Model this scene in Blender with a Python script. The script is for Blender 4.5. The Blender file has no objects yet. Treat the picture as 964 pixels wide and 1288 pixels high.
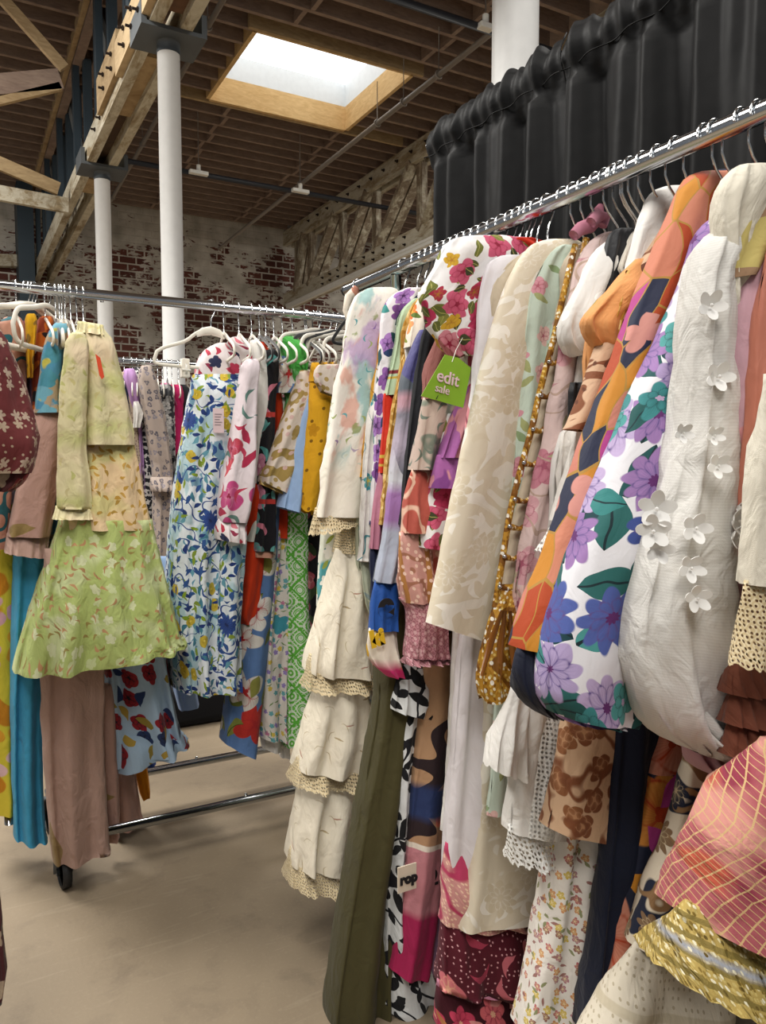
import bpy, bmesh, math, random
from mathutils import Vector, noise as mnoise
random.seed(7)
C = bpy.context.scene.collection
S = bpy.context.scene
PI = math.pi
# ------------------------------------------------------------------ camera
F = 970.0; TH = math.radians(29); PT = math.radians(3.9); HC = 1.35
st, ct, sp, cp = math.sin(TH), math.cos(TH), math.sin(PT), math.cos(PT)
FW = Vector((st*cp, ct*cp, -sp)); RT = Vector((ct, -st, 0)); UP = RT.cross(FW); EYE = Vector((0, 0, HC))
def ray(x, y): return FW + RT*((x-482)/F) - UP*((y-644)/F)
def atY(x, y, Y): d = ray(x, y); return EYE + d*(Y/d.y)
def atX(x, y, X): d = ray(x, y); return EYE + d*(X/d.x)
def atZ(x, y, Z): d = ray(x, y); return EYE + d*((Z-HC)/d.z)
cam = bpy.data.cameras.new('camera'); co = bpy.data.objects.new('camera', cam); C.objects.link(co)
co.location = EYE; co.rotation_euler = (PI/2-PT, 0, -TH)
cam.sensor_fit = 'VERTICAL'; cam.sensor_height = 36; cam.lens = 36*F/1288; cam.clip_start = 0.05
S.camera = co
# ------------------------------------------------------------------ node helpers
def lin(h):
    if isinstance(h, str):
        h = h.lstrip('#'); h = [int(h[i:i+2], 16)/255 for i in (0, 2, 4)]
    return tuple((c/12.92 if c <= .04045 else ((c+.055)/1.055)**2.4) for c in h) + (1,)
class M:
    def __init__(s, name):
        s.m = bpy.data.materials.new(name); s.m.use_nodes = True
        s.t = s.m.node_tree; s.t.nodes.clear()
        s.out = s.t.nodes.new('ShaderNodeOutputMaterial')
        s.b = s.t.nodes.new('ShaderNodeBsdfPrincipled'); s.t.links.new(s.b.outputs[0], s.out.inputs[0])
        s._uv = None
    def n(s, ty, **k):
        n = s.t.nodes.new(ty)
        for a, v in k.items(): setattr(n, a, v)
        return n
    def put(s, sock, v):
        if v is None: return
        if hasattr(v, 'is_output') or isinstance(v, bpy.types.NodeSocket): s.t.links.new(v, sock)
        else:
            if sock.type == 'RGBA' and isinstance(v, str): v = lin(v)
            sock.default_value = v
    def mt(s, op, a, b=None, c=None):
        n = s.n('ShaderNodeMath', operation=op)
        for i, v in enumerate((a, b, c)): s.put(n.inputs[i], v)
        return n.outputs[0]
    def vm(s, op, a, b=None, scale=None):
        n = s.n('ShaderNodeVectorMath', operation=op)
        s.put(n.inputs[0], a); s.put(n.inputs[1], b)
        if scale is not None: s.put(n.inputs['Scale'], scale)
        return n.outputs['Value'] if op in ('LENGTH', 'DISTANCE', 'DOT_PRODUCT') else n.outputs[0]
    def mix(s, f, a, b, bt='MIX'):
        n = s.n('ShaderNodeMix', data_type='RGBA', blend_type=bt)
        s.put(n.inputs[0], f); s.put(n.inputs[6], a); s.put(n.inputs[7], b)
        return n.outputs[2]
    def uv(s):
        if s._uv is None: s._uv = s.n('ShaderNodeTexCoord').outputs['UV']
        return s._uv
    def obj(s): return s.n('ShaderNodeTexCoord').outputs['Object']
    def noise(s, v, scale, detail=2, dist=0, rough=.5, dim='3D'):
        n = s.n('ShaderNodeTexNoise', noise_dimensions=dim)
        s.put(n.inputs['Vector'], v); n.inputs['Scale'].default_value = scale
        n.inputs['Detail'].default_value = detail; n.inputs['Distortion'].default_value = dist; n.inputs['Roughness'].default_value = rough
        return n
    def ramp(s, f, stops, interp='LINEAR'):
        n = s.n('ShaderNodeValToRGB'); n.color_ramp.interpolation = interp
        e = n.color_ramp.elements
        while len(e) < len(stops): e.new(.5)
        for i, (p, c) in enumerate(stops): e[i].position = p; e[i].color = lin(c) if isinstance(c, str) else c
        s.put(n.inputs[0], f); return n.outputs[0]
    def step(s, f, lo, hi):
        n = s.n('ShaderNodeMapRange'); n.clamp = True
        s.put(n.inputs[0], f); n.inputs[1].default_value = lo; n.inputs[2].default_value = hi
        return n.outputs[0]
    def bump(s, h, strength=.3, dist=.01, nrm=None):
        n = s.n('ShaderNodeBump'); n.inputs['Strength'].default_value = strength; n.inputs['Distance'].default_value = dist
        s.put(n.inputs['Height'], h)
        if nrm is not None: s.put(n.inputs['Normal'], nrm)
        return n.outputs[0]
    def set(s, col=None, rough=None, metal=None, nrm=None):
        if col is not None: s.put(s.b.inputs['Base Color'], lin(col) if isinstance(col, str) else col)
        if rough is not None: s.put(s.b.inputs['Roughness'], rough)
        if metal is not None: s.b.inputs['Metallic'].default_value = metal
        if nrm is not None: s.put(s.b.inputs['Normal'], nrm)
        return s.m
def const_ramp(m, f, cols):
    k = len(cols)
    return m.ramp(f, [(i/k, c) for i, c in enumerate(cols)], 'CONSTANT') if k > 1 else None
# ------------------------------------------------------------------ fabric prints (all in metres of cloth)
def fab(name, base, layers=(), rough=.85, wr=.35, sheen=.06, holes=None, weave=900):
    m = M(name); uv = m.uv(); col = lin(base); mask_h = None
    sd = [0]
    def warp(sc, amt):
        nz = m.noise(uv, sc, 1); d = m.vm('SUBTRACT', nz.outputs['Color'], (.5, .5, .5)); d = m.vm('SCALE', d, scale=amt)
        return m.vm('ADD', uv, d)
    for L in layers:
        kind = L[0]; sd[0] += 1; k = dict(L[1]) if len(L) > 1 else {}
        off = (3.7*sd[0]+k.get('seed', 0), 1.9*sd[0], 0)
        cols = k.get('cols', ['#ffffff'])
        src = warp(*k['warp']) if 'warp' in k else (warp(k.get('s', 10)*1.6, .30/k.get('s', 10)) if kind in ('flower', 'leaf') else uv)
        if kind in ('flower', 'leaf', 'dot', 'patch'):
            sc = k.get('s', 10)
            v = m.vm('ADD', m.vm('SCALE', src, scale=sc), off)
            if 'asp' in k: v = m.vm('MULTIPLY', v, (1, k['asp'], 1))
            vo = m.n('ShaderNodeTexVoronoi', voronoi_dimensions='2D', feature='F1')
            vo.inputs['Scale'].default_value = 1; vo.inputs['Randomness'].default_value = k.get('rand', .75)
            m.put(vo.inputs['Vector'], v)
            sep = m.n('ShaderNodeSeparateColor'); m.put(sep.inputs[0], vo.outputs['Color'])
            r1, r2, r3 = sep.outputs
            if kind == 'patch':
                c = const_ramp(m, r2, cols) or lin(cols[0]); mask = m.mt('LESS_THAN', r1, k.get('den', 1.1))
                col = m.mix(mask, col, c)
                if 'line' in k:
                    ve = m.n('ShaderNodeTexVoronoi', voronoi_dimensions='2D', feature='DISTANCE_TO_EDGE'); ve.inputs['Scale'].default_value = 1; ve.inputs['Randomness'].default_value = k.get('rand', .75)
                    m.put(ve.inputs['Vector'], v); col = m.mix(m.mt('LESS_THAN', ve.outputs['Distance'], k.get('lw', .03)), col, lin(k['line']))
                continue
            loc = m.vm('SUBTRACT', v, vo.outputs['Position'])
            xyz = m.n('ShaderNodeSeparateXYZ'); m.put(xyz.inputs[0], loc); x, y = xyz.outputs[0], xyz.outputs[1]
            den = m.mt('LESS_THAN', r1, k.get('den', .8))
            c = const_ramp(m, r2, cols) or lin(cols[0])
            if kind == 'dot':
                mask = m.mt('MULTIPLY', m.mt('LESS_THAN', vo.outputs['Distance'], k.get('r', .25)), den)
            elif kind == 'flower':
                d = m.vm('LENGTH', loc); ang = m.mt('ARCTAN2', y, x)
                ph = m.mt('MULTIPLY_ADD', ang, k.get('p', 5)/2, m.mt('MULTIPLY', r3, 6.28))
                pet = m.mt('ABSOLUTE', m.mt('COSINE', ph))
                rad = m.mt('MULTIPLY', m.mt('MULTIPLY_ADD', pet, k.get('lobe', .35), 1-k.get('lobe', .35)), k.get('r', .42))
                q = m.mt('DIVIDE', d, rad)
                mask = m.mt('MULTIPLY', m.step(q, 1.03, .97), den)
                if 'ctr' in k:
                    lb = k.get('lobe', .35)
                    pet2 = m.mt('ABSOLUTE', m.mt('COSINE', m.mt('MULTIPLY_ADD', ang, k.get('p', 5)/2, m.mt('MULTIPLY_ADD', r3, 6.28, 1.35))))
                    q2 = m.mt('DIVIDE', d, m.mt('MULTIPLY', m.mt('MULTIPLY_ADD', pet2, lb, 1-lb), k.get('r', .42)*.62))
                    in2 = m.step(q2, 1.06, .96)
                    pl = m.mt('ADD', pet, m.mt('MULTIPLY', in2, m.mt('SUBTRACT', pet2, pet))); gap = m.mt('POWER', m.mt('SUBTRACT', 1, pl), 2.5)
                    edge = m.mt('SUBTRACT', 1, m.mt('MINIMUM', 1, m.mt('MULTIPLY', m.mt('ABSOLUTE', m.mt('SUBTRACT', q2, 1.06)), 9)))
                    lines = m.mt('SINE', m.mt('MULTIPLY_ADD', ang, 37, m.mt('MULTIPLY', q, 6)))
                    sh = m.mt('MULTIPLY_ADD', gap, .8, m.mt('MULTIPLY_ADD', q, -.62, .42)); sh = m.mt('MULTIPLY_ADD', lines, .13, sh); sh = m.mt('MULTIPLY_ADD', edge, .55, sh)
                    cl = m.n('ShaderNodeClamp'); m.put(cl.inputs[0], sh)
                    c = m.mix(cl.outputs[0], c, lin(k.get('dark', k['ctr'])))
                    c = m.mix(m.mt('LESS_THAN', q, .2), c, lin(k['ctr']))
            else:
                a0 = m.mt('MULTIPLY', r3, 6.28); cs, sn = m.mt('COSINE', a0), m.mt('SINE', a0)
                lx = m.mt('ADD', m.mt('MULTIPLY', x, cs), m.mt('MULTIPLY', y, sn))
                ly = m.mt('SUBTRACT', m.mt('MULTIPLY', y, cs), m.mt('MULTIPLY', x, sn))
                if k.get('curl'): ly = m.mt('ADD', ly, m.mt('MULTIPLY', m.mt('MULTIPLY', lx, lx), k['curl']))
                ll = k.get('l', .45); t = m.mt('DIVIDE', lx, ll)
                wv = m.mt('MULTIPLY', m.mt('SUBTRACT', 1, m.mt('MULTIPLY', t, t)), k.get('w', .16))
                mask = m.mt('MULTIPLY', m.mt('LESS_THAN', m.mt('ABSOLUTE', ly), wv), den)
                if 'vein' in k: c = m.mix(m.mt('LESS_THAN', m.mt('ABSOLUTE', ly), .018), c, lin(k['vein']))
            col = m.mix(mask, col, c)
        elif kind in ('blob', 'vine', 'damask'):
            nz = m.noise(m.vm('ADD', m.vm('MULTIPLY', src, (1, k.get('asp', 1), 1)), off), k.get('s', 10), k.get('det', 1), k.get('dist', 0)).outputs['Fac']
            e = k.get('soft', .01)
            if kind == 'blob': mask = m.step(nz, k.get('th', .55)-e, k.get('th', .55)+e)
            elif kind == 'vine': mask = m.mt('LESS_THAN', m.mt('ABSOLUTE', m.mt('SUBTRACT', nz, .5)), k.get('w', .012))
            else: mask = m.step(m.mt('SINE', m.mt('MULTIPLY', nz, k.get('f', 40))), k.get('th', .1)-.12, k.get('th', .1)+.12)
            if 'a' in k: mask = m.mt('MULTIPLY', mask, k['a'])
            col = m.mix(mask, col, lin(cols[0]))
        elif kind == 'stripe':
            x = m.n('ShaderNodeSeparateXYZ'); m.put(x.inputs[0], src)
            f = m.mt('SINE', m.mt('MULTIPLY', x.outputs[k.get('ax', 0)], 6.283*k.get('s', 20)))
            mask = m.mt('GREATER_THAN', f, k.get('th', 0))
            if 'a' in k: mask = m.mt('MULTIPLY', mask, k['a'])
            col = m.mix(mask, col, lin(cols[0]))
        elif kind == 'band':
            x = m.n('ShaderNodeSeparateXYZ'); m.put(x.inputs[0], src); d = m.mt('MULTIPLY', x.outputs[1], -1)
            e = k.get('soft', .001)
            mask = m.mt('MULTIPLY', m.step(d, k['v'][0]-e, k['v'][0]+e), m.step(d, k['v'][1]+e, k['v'][1]-e))
            col = m.mix(mask, col, lin(cols[0]))
        elif kind == 'net':
            x = m.n('ShaderNodeSeparateXYZ'); m.put(x.inputs[0], src)
            a = m.mt('ADD', x.outputs[0], x.outputs[1]); b = m.mt('SUBTRACT', x.outputs[0], x.outputs[1])
            f = lambda q: m.mt('GREATER_THAN', m.mt('SINE', m.mt('MULTIPLY', q, 6.283*k.get('s', 20))), k.get('th', .9))
            mask = m.mt('MAXIMUM', f(a), f(b)); col = m.mix(mask, col, lin(cols[0]))
        elif kind == 'diamond':      # lattice of small lobed medallions
            x = m.n('ShaderNodeSeparateXYZ'); m.put(x.inputs[0], src); s_ = 6.283*k.get('s', 10)
            a = m.mt('COSINE', m.mt('MULTIPLY', x.outputs[0], s_)); b = m.mt('COSINE', m.mt('MULTIPLY', x.outputs[1], s_))
            f = m.mt('SINE', m.mt('MULTIPLY', m.mt('ADD', a, b), k.get('f', 5)))
            mask = m.mt('GREATER_THAN', f, k.get('th', 0)); col = m.mix(mask, col, lin(cols[0]))
    # cloth surface: crumple and weave
    nb = m.noise(m.vm('MULTIPLY', uv, (1, .55, 1)), 26, 3, .8).outputs['Fac']
    nw = m.noise(uv, weave, 1).outputs['Fac']
    nr = m.bump(m.mt('ADD', nb, m.mt('MULTIPLY', nw, .06)), wr, .02)
    m.set(col, rough, nrm=nr)
    m.b.inputs['Sheen Weight'].default_value = sheen
    m.b.inputs['Specular IOR Level'].default_value = .25
    if holes:
        sc, r = holes
        vo = m.n('ShaderNodeTexVoronoi', voronoi_dimensions='2D', feature='F1'); vo.inputs['Scale'].default_value = sc; vo.inputs['Randomness'].default_value = .35
        m.put(vo.inputs['Vector'], uv)
        m.put(m.b.inputs['Alpha'], m.mt('GREATER_THAN', vo.outputs['Distance'], r))
    return m.m
# ------------------------------------------------------------------ mesh helpers
def link(name, me, mat=None, parent=None):
    o = bpy.data.objects.new(name, me); C.objects.link(o)
    if mat is not None: me.materials.append(mat)
    if parent is not None: o.parent = parent
    return o
def from_bm(name, bm, mat, parent=None, smooth=True, loc=None):
    me = bpy.data.meshes.new(name); bm.normal_update(); bm.to_mesh(me); bm.free()
    if smooth:
        for p in me.polygons: p.use_smooth = True
    o = link(name, me, mat, parent)
    if loc: o.location = loc
    return o
def tag(o, label, cat, group=None):
    o['label'] = label; o['category'] = cat
    if group: o['group'] = group
    return o
def empty(name, loc=(0, 0, 0), rz=0):
    o = bpy.data.objects.new(name, None); C.objects.link(o); o.location = loc; o.rotation_euler = (0, 0, rz); o.empty_display_size = .1
    return o
def struct(o): o['kind'] = 'structure'; return o
def keep(o, parent):      # parent while keeping world coordinates (parents are only moved/rotated empties)
    o.parent = parent
    from mathutils import Matrix
    o.matrix_parent_inverse = (Matrix.Translation(parent.location) @ parent.rotation_euler.to_matrix().to_4x4()).inverted()
    return o
def box(bm, x0, x1, y0, y1, z0, z1, bev=0):
    vs = [bm.verts.new((x, y, z)) for x in (x0, x1) for y in (y0, y1) for z in (z0, z1)]
    fs = [bm.faces.new([vs[i] for i in q]) for q in ((0, 1, 3, 2), (4, 6, 7, 5), (0, 4, 5, 1), (2, 3, 7, 6), (0, 2, 6, 4), (1, 5, 7, 3))]
    if bev:
        es = list({e for f in fs for e in f.edges})
        bmesh.ops.bevel(bm, geom=es, offset=bev, segments=2, affect='EDGES', profile=.6)
def beam(bm, a, b, w, h, up=Vector((0, 0, 1))):
    a, b = Vector(a), Vector(b); d = (b-a).normalized(); s = d.cross(up)
    if s.length < 1e-4: s = d.cross(Vector((0, 1, 0)))
    s.normalize(); u = s.cross(d)
    vs = [bm.verts.new(p + s*(i*w/2) + u*(j*h/2)) for p in (a, b) for i, j in ((-1, -1), (1, -1), (1, 1), (-1, 1))]
    for q in ((0, 1, 2, 3), (7, 6, 5, 4), (0, 4, 5, 1), (1, 5, 6, 2), (2, 6, 7, 3), (3, 7, 4, 0)): bm.faces.new([vs[i] for i in q])
def tube(bm, pts, r, n=10, closed=False, flat=1.0, cap=True):
    pts = [Vector(p) for p in pts]; k = len(pts); rings = []; up = None
    for i, p in enumerate(pts):
        a = pts[i-1] if (i > 0 or closed) else p; b = pts[(i+1) % k] if (i < k-1 or closed) else p
        d = (b-a).normalized()
        if up is None:
            up = Vector((0, 1, 0)) if abs(d.y) < .9 else Vector((0, 0, 1))
        s = d.cross(up).normalized(); up = s.cross(d).normalized()
        rr = r[i] if isinstance(r, (list, tuple)) else r
        rings.append([bm.verts.new(p + s*math.cos(2*PI*j/n)*rr + up*math.sin(2*PI*j/n)*rr*flat) for j in range(n)])
    for i in range(k if closed else k-1):
        A, B = rings[i], rings[(i+1) % k]
        for j in range(n): bm.faces.new((A[j], A[(j+1) % n], B[(j+1) % n], B[j]))
    if cap and not closed: bm.faces.new(rings[0]); bm.faces.new(rings[-1][::-1])
def cyl(bm, a, b, r, n=16): tube(bm, [a, b], r, n)
def catmull(P, sub):
    out = []
    for i in range(len(P)-1):
        p0, p1, p2, p3 = P[max(i-1, 0)], P[i], P[i+1], P[min(i+2, len(P)-1)]
        m = sub(p1, p2) if callable(sub) else sub
        for j in range(m):
            t = j/m
            out.append([.5*(2*b+(c-a)*t+(2*a-5*b+4*c-d)*t*t+(3*b-a-3*c+d)*t**3) for a, b, c, d in zip(p0, p1, p2, p3)])
    out.append(list(P[-1])); return out
# ------------------------------------------------------------------ cloth
PARTN = [0]
def cloth(parent, name, Y, rows, mat, t=.02, tb=None, nf=3, amp=.006, seed=None, n=84, hem=0, hemn=9, crumple=.004, sq=.75, top=True, bot=False, tilt=0, step=.022, W=False, flush=False):
    """A hanging tube of cloth. rows: (y, xl, xr) or (yl, xl, yr, xr) outline points as seen, carried out to the depth Y."""
    PARTN[0] += 1; sd = seed if seed is not None else PARTN[0]*1.37
    tb = t if tb is None else tb
    P = []
    for r in rows:
        if W:
            P.append([r[1], r[0], r[2], r[0]]); continue
        yl, xl, yr, xr = (r[0], r[1], r[0], r[2]) if len(r) == 3 else r
        a, b = atY(xl, yl, Y), atY(xr, yr, Y)
        P.append([a.x, a.z, b.x, b.z])
    R = catmull(P, lambda p, q: max(2, int(abs((p[1]+p[3])-(q[1]+q[3]))/2/step)))
    m = len(R); bm = bmesh.new(); uvl = bm.loops.layers.uv.new('UVMap')
    vv = 0; rings = []; us = []; vs_ = []
    L = sum(abs((R[i][1]+R[i][3])-(R[i-1][1]+R[i-1][3]))/2 for i in range(1, m)) or 1
    dist = 0
    for i, (xa, za, xb, zb) in enumerate(R):
        if i: dist += math.hypot((xa+xb-R[i-1][0]-R[i-1][2])/2, (za+zb-R[i-1][1]-R[i-1][3])/2)
        f = min(1, dist/L); cx, cz = (xa+xb)/2, (za+zb)/2; hx, hz = (xb-xa)/2, (zb-za)/2
        hl = max(math.hypot(hx, hz), 1e-4)
        tt = (t+(tb-t)*f); edge = 1 if flush else min(1, .25+min(i, 4)*.19)
        tt = min(tt*edge, max(hl*1.3, .004)); am = amp*(.25+.9*f)*edge
        pos = []
        for j in range(n):
            ph = 2*PI*j/n; c, s = math.cos(ph), math.sin(ph)
            e = math.copysign(abs(c)**sq, c); g = math.copysign(abs(s)**sq, s)
            u = j/n
            fold = am*(math.sin(2*PI*u*nf*2+sd+1.3*math.sin(f*3+sd)) + .5*math.sin(2*PI*u*nf*3.0+sd*2.1+f*2))
            fold *= .35+.65*abs(s)
            cr = crumple*(mnoise.noise(Vector((u*7*hl/.08+sd, f*L*14, sd)))+.6*mnoise.noise(Vector((u*15*hl/.08+sd, f*L*30, sd+5))))
            d = g*tt + (fold+cr)*(1 if s >= 0 else -1)
            k = 1+ (cr*.8)/max(hl, .02)
            z = cz + hz*e*k; x = cx + hx*e*k
            if hem and i >= m-3: z -= hem*abs(math.sin(PI*u*hemn*2))*((i-(m-4))/3)
            pos.append(Vector((x, Y + d + tilt*f, z)))
        rings.append([bm.verts.new(p) for p in pos])
        acc = [0]
        for j in range(n): acc.append(acc[-1]+(pos[(j+1) % n]-pos[j]).length)
        us.append([a-acc[-1]*.75 for a in acc]); vs_.append(-dist)
    def fc(idx, uvs):
        fce = bm.faces.new(idx)
        for lp, q in zip(fce.loops, uvs): lp[uvl].uv = q
    for i in range(m-1):
        A, B = rings[i], rings[i+1]
        for j in range(n):
            j2 = (j+1) % n
            fc((A[j], B[j], B[j2], A[j2]), ((us[i][j], vs_[i]), (us[i+1][j], vs_[i+1]), (us[i+1][j+1], vs_[i+1]), (us[i][j+1], vs_[i])))
    if top: fc(rings[0], [(us[0][j], vs_[0]) for j in range(n)])
    if bot: fc(rings[-1][::-1], [(us[-1][j], vs_[-1]) for j in range(n)][::-1])
    o = from_bm(name, bm, mat)
    if parent is not None: keep(o, parent)
    return o
# ------------------------------------------------------------------ building materials
def m_concrete():
    m = M('concrete'); v = m.obj()
    a = m.noise(v, .9, 5, .6).outputs['Fac']; b = m.noise(v, 7, 6, .3, .65).outputs['Fac']; c = m.noise(v, 90, 3).outputs['Fac']
    col = m.ramp(a, [(.3, '#7a6c59'), (.55, '#92826b'), (.75, '#a6967c')])
    col = m.mix(m.mt('MULTIPLY', m.step(b, .52, .75), .55), col, lin('#66594a'))
    col = m.mix(m.mt('MULTIPLY', m.step(c, .55, .75), .12), col, lin('#b5a68e'))
    sc = m.noise(m.vm('MULTIPLY', v, (1, 9, 1)), 3, 6, 1.5).outputs['Fac']
    col = m.mix(m.mt('MULTIPLY', m.step(sc, .62, .68), .08), col, lin('#cbbda6'))
    return m.set(col, .62, nrm=m.bump(c, .12, .004))
def m_brick():
    m = M('painted_brick'); v = m.obj()
    sx = m.n('ShaderNodeSeparateXYZ'); m.put(sx.inputs[0], v); cb = m.n('ShaderNodeCombineXYZ')
    m.put(cb.inputs[0], sx.outputs[0]); m.put(cb.inputs[1], sx.outputs[2]); q = cb.outputs[0]
    br = m.n('ShaderNodeTexBrick', offset=.5); m.put(br.inputs['Vector'], q)
    br.inputs['Scale'].default_value = 1; br.inputs['Brick Width'].default_value = .31; br.inputs['Row Height'].default_value = .135
    br.inputs['Mortar Size'].default_value = .015; br.inputs['Mortar Smooth'].default_value = .2; br.inputs['Bias'].default_value = -.1
    br.inputs['Color1'].default_value = lin('#65382d'); br.inputs['Color2'].default_value = lin('#4a2a22'); br.inputs['Mortar'].default_value = lin('#8f887c')
    p = m.noise(q, 1.1, 4, .5, .6).outputs['Fac']; p2 = m.noise(m.vm('MULTIPLY', q, (1, 2, 1)), 6.5, 5, .8, .6).outputs['Fac']
    sm = m.mt('ADD', m.mt('MULTIPLY', p, .75), m.mt('MULTIPLY', p2, .5))
    sm = m.mt('ADD', sm, m.mt('MULTIPLY', br.outputs['Fac'], .13))
    hi = m.step(sx.outputs[2], 5.25, 5.75); sm = m.mt('ADD', sm, m.mt('MULTIPLY', hi, .13))
    sm = m.mt('SUBTRACT', sm, m.mt('MULTIPLY', m.step(sx.outputs[2], 4.6, 3.6), .03)); paint = m.step(sm, .615, .645)
    pc = m.ramp(m.noise(q, 3, 4).outputs['Fac'], [(.3, '#a19b8e'), (.5, '#bdb6aa'), (.7, '#d2ccc0')])
    col = m.mix(paint, br.outputs['Color'], pc)
    return m.set(col, .9, nrm=m.bump(m.mt('SUBTRACT', m.mt('MULTIPLY', paint, .2), br.outputs['Fac']), .6, .02))
def m_wood(name, c1, c2, paint=None, th=.5, sc=1, st=(1.5, 1.5, .5)):
    m = M(name); v = m.obj()
    g = m.noise(m.vm('MULTIPLY', v, (2.2*sc, 2.2*sc, 9*sc)), 3, 5, 1.2).outputs['Fac']
    g2 = m.noise(v, 1.3, 3).outputs['Fac']
    col = m.ramp(m.mt('ADD', m.mt('MULTIPLY', g, .6), m.mt('MULTIPLY', g2, .4)), [(.32, c1), (.68, c2)])
    if paint:
        p = m.noise(m.vm('MULTIPLY', v, st), 5, 6, .5, .7).outputs['Fac']
        col = m.mix(m.step(p, th-.05, th+.1), col, m.ramp(g, [(.3, paint), (.7, '#c9c2ae')]))
    return m.set(col, .85, nrm=m.bump(g, .25, .01))
def m_plain(name, col, rough=.5, metal=0, bumpy=0):
    m = M(name)
    nz = m.noise(m.obj(), 14, 4).outputs['Fac']
    c = m.mix(m.mt('MULTIPLY', m.step(nz, .4, .75), .18), lin(col), tuple(x*.7 for x in lin(col)[:3])+(1,))
    m.set(c, rough, metal, nrm=m.bump(nz, bumpy, .01) if bumpy else None); return m.m
CONC = m_concrete(); BRICK = m_brick()
JOIST = m_wood('old_joist_wood', '#786357', '#9c8777'); DECK = m_wood('deck_boards', '#75614f', '#927c6c')
LUMBER = m_wood('new_pine', '#c79f66', '#e6c48c'); RAWWOOD = m_wood('raw_timber', '#8f7552', '#bba27a')
PEEL = m_wood('peeling_white_timber', '#75644c', '#a89674', '#b7ae98', .44, st=(1.6, .35, 1.6)); PEELT = m_wood('worn_truss_timber', '#6a5a48', '#8f7f68', '#b0a68c', .52)
GREYSTEEL = m_plain('painted_steel', '#5a5f62', .5, .3); BLUESTEEL = m_plain('blue_grey_steel', '#3a4750', .5, .4)
WHITEPAINT = m_plain('white_column_paint', '#dcdcda', .45, 0, .05); CONDUIT = m_plain('grey_conduit', '#8b8278', .5, .3)
BLACKPIPE = m_plain('black_pipe', '#22242a', .5); BOLT = m_plain('rusty_bolt', '#2c211b', .6, .5)
WHITEPL = m_plain('white_plastic', '#e6e4dc', .5); CHROME = m_plain('chrome', '#b4b7bb', .16, 1); HOOKM = m_plain('hook_wire', '#c9cbcc', .2, 1)
BLACKRUB = m_plain('black_rubber', '#17181a', .6); BLACKCAP = m_plain('black_plastic', '#101113', .5)
VELW = fab('ivory_velvet', '#e2dccf', wr=.05, sheen=.4); VELK = fab('black_velvet', '#121214', wr=.05, sheen=.5); VELG = fab('grey_white_velvet', '#d8d8d6', wr=.05, sheen=.4)
def m_glow():
    m = M('skylight_diffuser'); m.set('#f2f5f7', .4); m.b.inputs['Emission Color'].default_value = (.95, .98, 1, 1); m.b.inputs['Emission Strength'].default_value = 1.7
    return m.m
GLOW = m_glow()
def m_drape():
    m = M('black_drape'); v = m.uv(); n = m.noise(v, 700, 1).outputs['Fac']; m.set('#030304', .55, nrm=m.bump(m.noise(v, 9, 2).outputs['Fac'], .12, .02)); m.b.inputs['Sheen Weight'].default_value = .04
    m.b.inputs['Specular IOR Level'].default_value = .16
    return m.m
DRAPE = m_drape()
# ------------------------------------------------------------------ the hall
def simple(name, boxes, mat, parent=None, bev=0, smooth=False):
    bm = bmesh.new()
    for b in boxes: box(bm, *b, bev)
    return from_bm(name, bm, mat, parent, smooth)
WY = 15.15; ZC = 6.0; X1 = 1.33; X2 = 6.05
struct(simple('floor', [(-7, 13, -5, WY, -.1, 0)], CONC))
struct(simple('wall_back', [(-7, 13, WY, WY+.3, 0, ZC+.5)], BRICK))
sx0, sx1, sy0, sy1 = 3.03, 4.97, 8.30, 10.07
ceil = struct(simple('ceiling', [(-7, sx0-.05, -5, WY, 6.27, 6.33), (sx1+.05, 13, -5, WY, 6.27, 6.33), (sx0-.05, sx1+.05, -5, sy0-.05, 6.27, 6.33), (sx0-.05, sx1+.05, sy1+.05, WY, 6.27, 6.33)], DECK))
y = 4.5; k = 0
while y < WY-.1:
    near = sy0-.08 < y < sy1+.08
    if y > 5.2: simple('joist', [(-7, X1-.02, y, y+.05, 6.0, 6.27)], JOIST, ceil)
    if near:
        simple('joist', [(X1, sx0-.05, y, y+.05, 6.0, 6.27)], JOIST, ceil); simple('joist', [(sx1+.05, X2, y, y+.05, 6.0, 6.27)], JOIST, ceil)
    else: simple('joist', [(X1, X2, y, y+.05, 6.0, 6.27)], JOIST, ceil)
    if y > 8: simple('joist', [(X2+.15, 13, y, y+.05, 6.0, 6.27)], JOIST, ceil)
    y += .315; k += 1
for bx in (3.35, 4.95):
    bm = bmesh.new(); y = 4.55; q = 0
    while y < WY-.4:
        if not (sy0-.3 < y < sy1+.1): box(bm, bx+(.03 if q % 2 else -.03), bx+.05+(.03 if q % 2 else -.03), y+.002, y+.262, 6.0, 6.22)
        y += .315; q += 1
    from_bm('bridging_block', bm, JOIST, ceil, False)
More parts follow.
